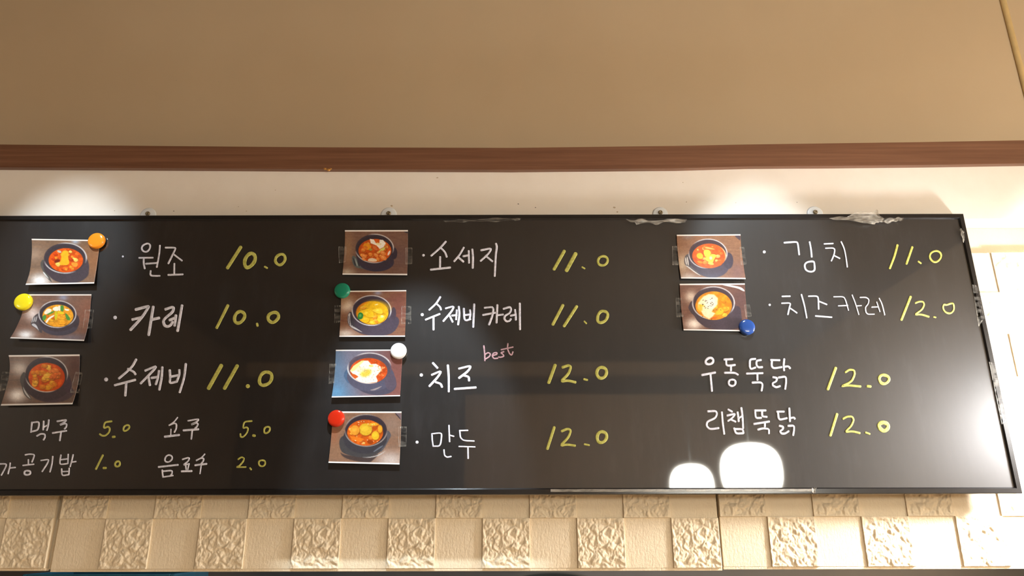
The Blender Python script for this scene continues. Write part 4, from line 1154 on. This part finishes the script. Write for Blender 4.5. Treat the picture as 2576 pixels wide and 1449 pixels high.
def pendant(label, px, py, y, rad, half_h, L):
    """globe pendant whose mirror image in the board stands at pixel px,py"""
    b = pt(px, py, Y_BOARD)
    d = (b - CAM)
    k = (y - Y_BOARD) / -d.y
    c = Vector((b.x + d.x * k, y, b.z + d.z * k))
    root = empty('pendant_lamp', (c.x, c.y, 3.2))
    tag(root, label, 'pendant lamp', 'pendant lamps behind the viewer')
    prof = []
    for i in range(17):
        a = -math.pi / 2 + math.pi * i / 16
        cc, ss = math.cos(a), math.sin(a)
        prof.append((rad * abs(cc) ** 0.72, half_h * (abs(ss) ** 0.8) * (1 if ss > 0 else -1)))
    prof[0] = (0.0, prof[0][1]); prof[-1] = (0.0, prof[-1][1])
    lathe_obj('globe', prof, m_emit('opal_glass', GLOBE_TINT, L), at(c), root, 32)
    lathe_obj('cord', [(0.0, half_h), (0.004, half_h), (0.004, 3.2 - c.z), (0.0, 3.2 - c.z)], DARKMETAL, at(c), root, 8)
pendant('wide pendant lamp mirrored in the lower right of the menu board', 1890, 1186, -2.9, 0.172, 0.160, PENDANT_L)
pendant('narrower pendant lamp mirrored left of the wide one', 1741, 1226, -3.4, 0.138, 0.145, PENDANT_L)

def glare_globe(label, loc, rad, power, colr):  # added lamp out of view, imitates camera glare on the board's right end
    root = empty('glare_lamp', (loc[0], 0.0, loc[2]))
    tag(root, label, 'added glare lamp', 'globes added for the glare on the menu board')
    R = OUT
    lathe_obj('wall_plate', [(0.0, 0.0), (0.05, 0.0), (0.05, 0.012), (0.0, 0.012)], DARKMETAL, at((loc[0], 0.012, loc[2]), R), root, 24)
    lathe_obj('arm', [(0.0, 0.0), (0.010, 0.0), (0.010, -loc[1] - rad + 0.012), (0.0, -loc[1] - rad + 0.012)], DARKMETAL, at((loc[0], 0.010, loc[2]), R), root, 12)
    prof = [(rad * math.sin(math.pi * i / 20), -rad * math.cos(math.pi * i / 20)) for i in range(21)]
    prof[0] = (0.0, -rad); prof[-1] = (0.0, rad)
    sh = [(rad * 1.12 * math.sin(a), rad * 1.12 * math.cos(a)) for a in [math.radians(66) * k / 10 for k in range(11)]]
    sh = [(0.0, sh[0][1])] + sh[1:] + [(r * 1.03, h * 1.03) for r, h in sh[:0:-1]] + [(0.0, sh[0][1] * 1.03)]
    lathe_obj('light_cap', sh, DARKMETAL, at(loc), root, 32)  # added cap, blocks the globe's upward light from the white band
    L = power / (4 * math.pi ** 2 * rad * rad)
    lathe_obj('globe', prof, m_emit('glare_lamp_glass', colr, L), at(loc), root, 32)
glare_globe('added unseen globe imitating glare at the right of the menu board', (1.335, -0.28, 1.865), 0.06, GLARE_POWER, NEUTRAL)

def fill_pendant(label, loc, rad, power):  # added lamps out of view, warm fill for the whole wall
    root = empty('pendant_lamp', (loc[0], loc[1], 3.2))
    tag(root, label, 'pendant lamp', 'added fill lamps either side of the hatch')
    prof = [(rad * math.sin(math.pi * i / 20), -rad * math.cos(math.pi * i / 20)) for i in range(21)]
    prof[0] = (0.0, -rad); prof[-1] = (0.0, rad)
    lathe_obj('globe', prof, m_emit('warm_fill_glass', WARM, power / (4 * math.pi ** 2 * rad * rad)), at(loc), root, 32)
    lathe_obj('cord', [(0.0, rad), (0.004, rad), (0.004, 3.2 - loc[2]), (0.0, 3.2 - loc[2])], DARKMETAL, at(loc), root, 8)
fill_pendant('added warm fill globe, unseen beyond the left end of the hatch', (-2.05, -1.15, 2.1), 0.13, SIDE_FILL[0])
fill_pendant('added warm fill globe, unseen beyond the right end of the hatch', (2.05, -1.15, 2.1), 0.13, SIDE_FILL[1])

tube = empty('kitchen_fill_lamp', (0.0, 0.95, 3.2))  # added lamp out of view, brightens the hood and pot lid
tag(tube, 'cool white fill lamp added on the kitchen ceiling, unseen behind the hatch wall', 'tube lamp')
box_obj('housing', (-0.9, 0.9, 0.90, 1.00, 3.15, 3.2), STEEL, tube, 0.003)
box_obj('diffuser', (-0.88, 0.88, 0.91, 0.99, 3.125, 3.149), m_emit('kitchen_fill_glow', (0.84, 0.93, 1.0), KITCHEN_L), tube, 0.004)
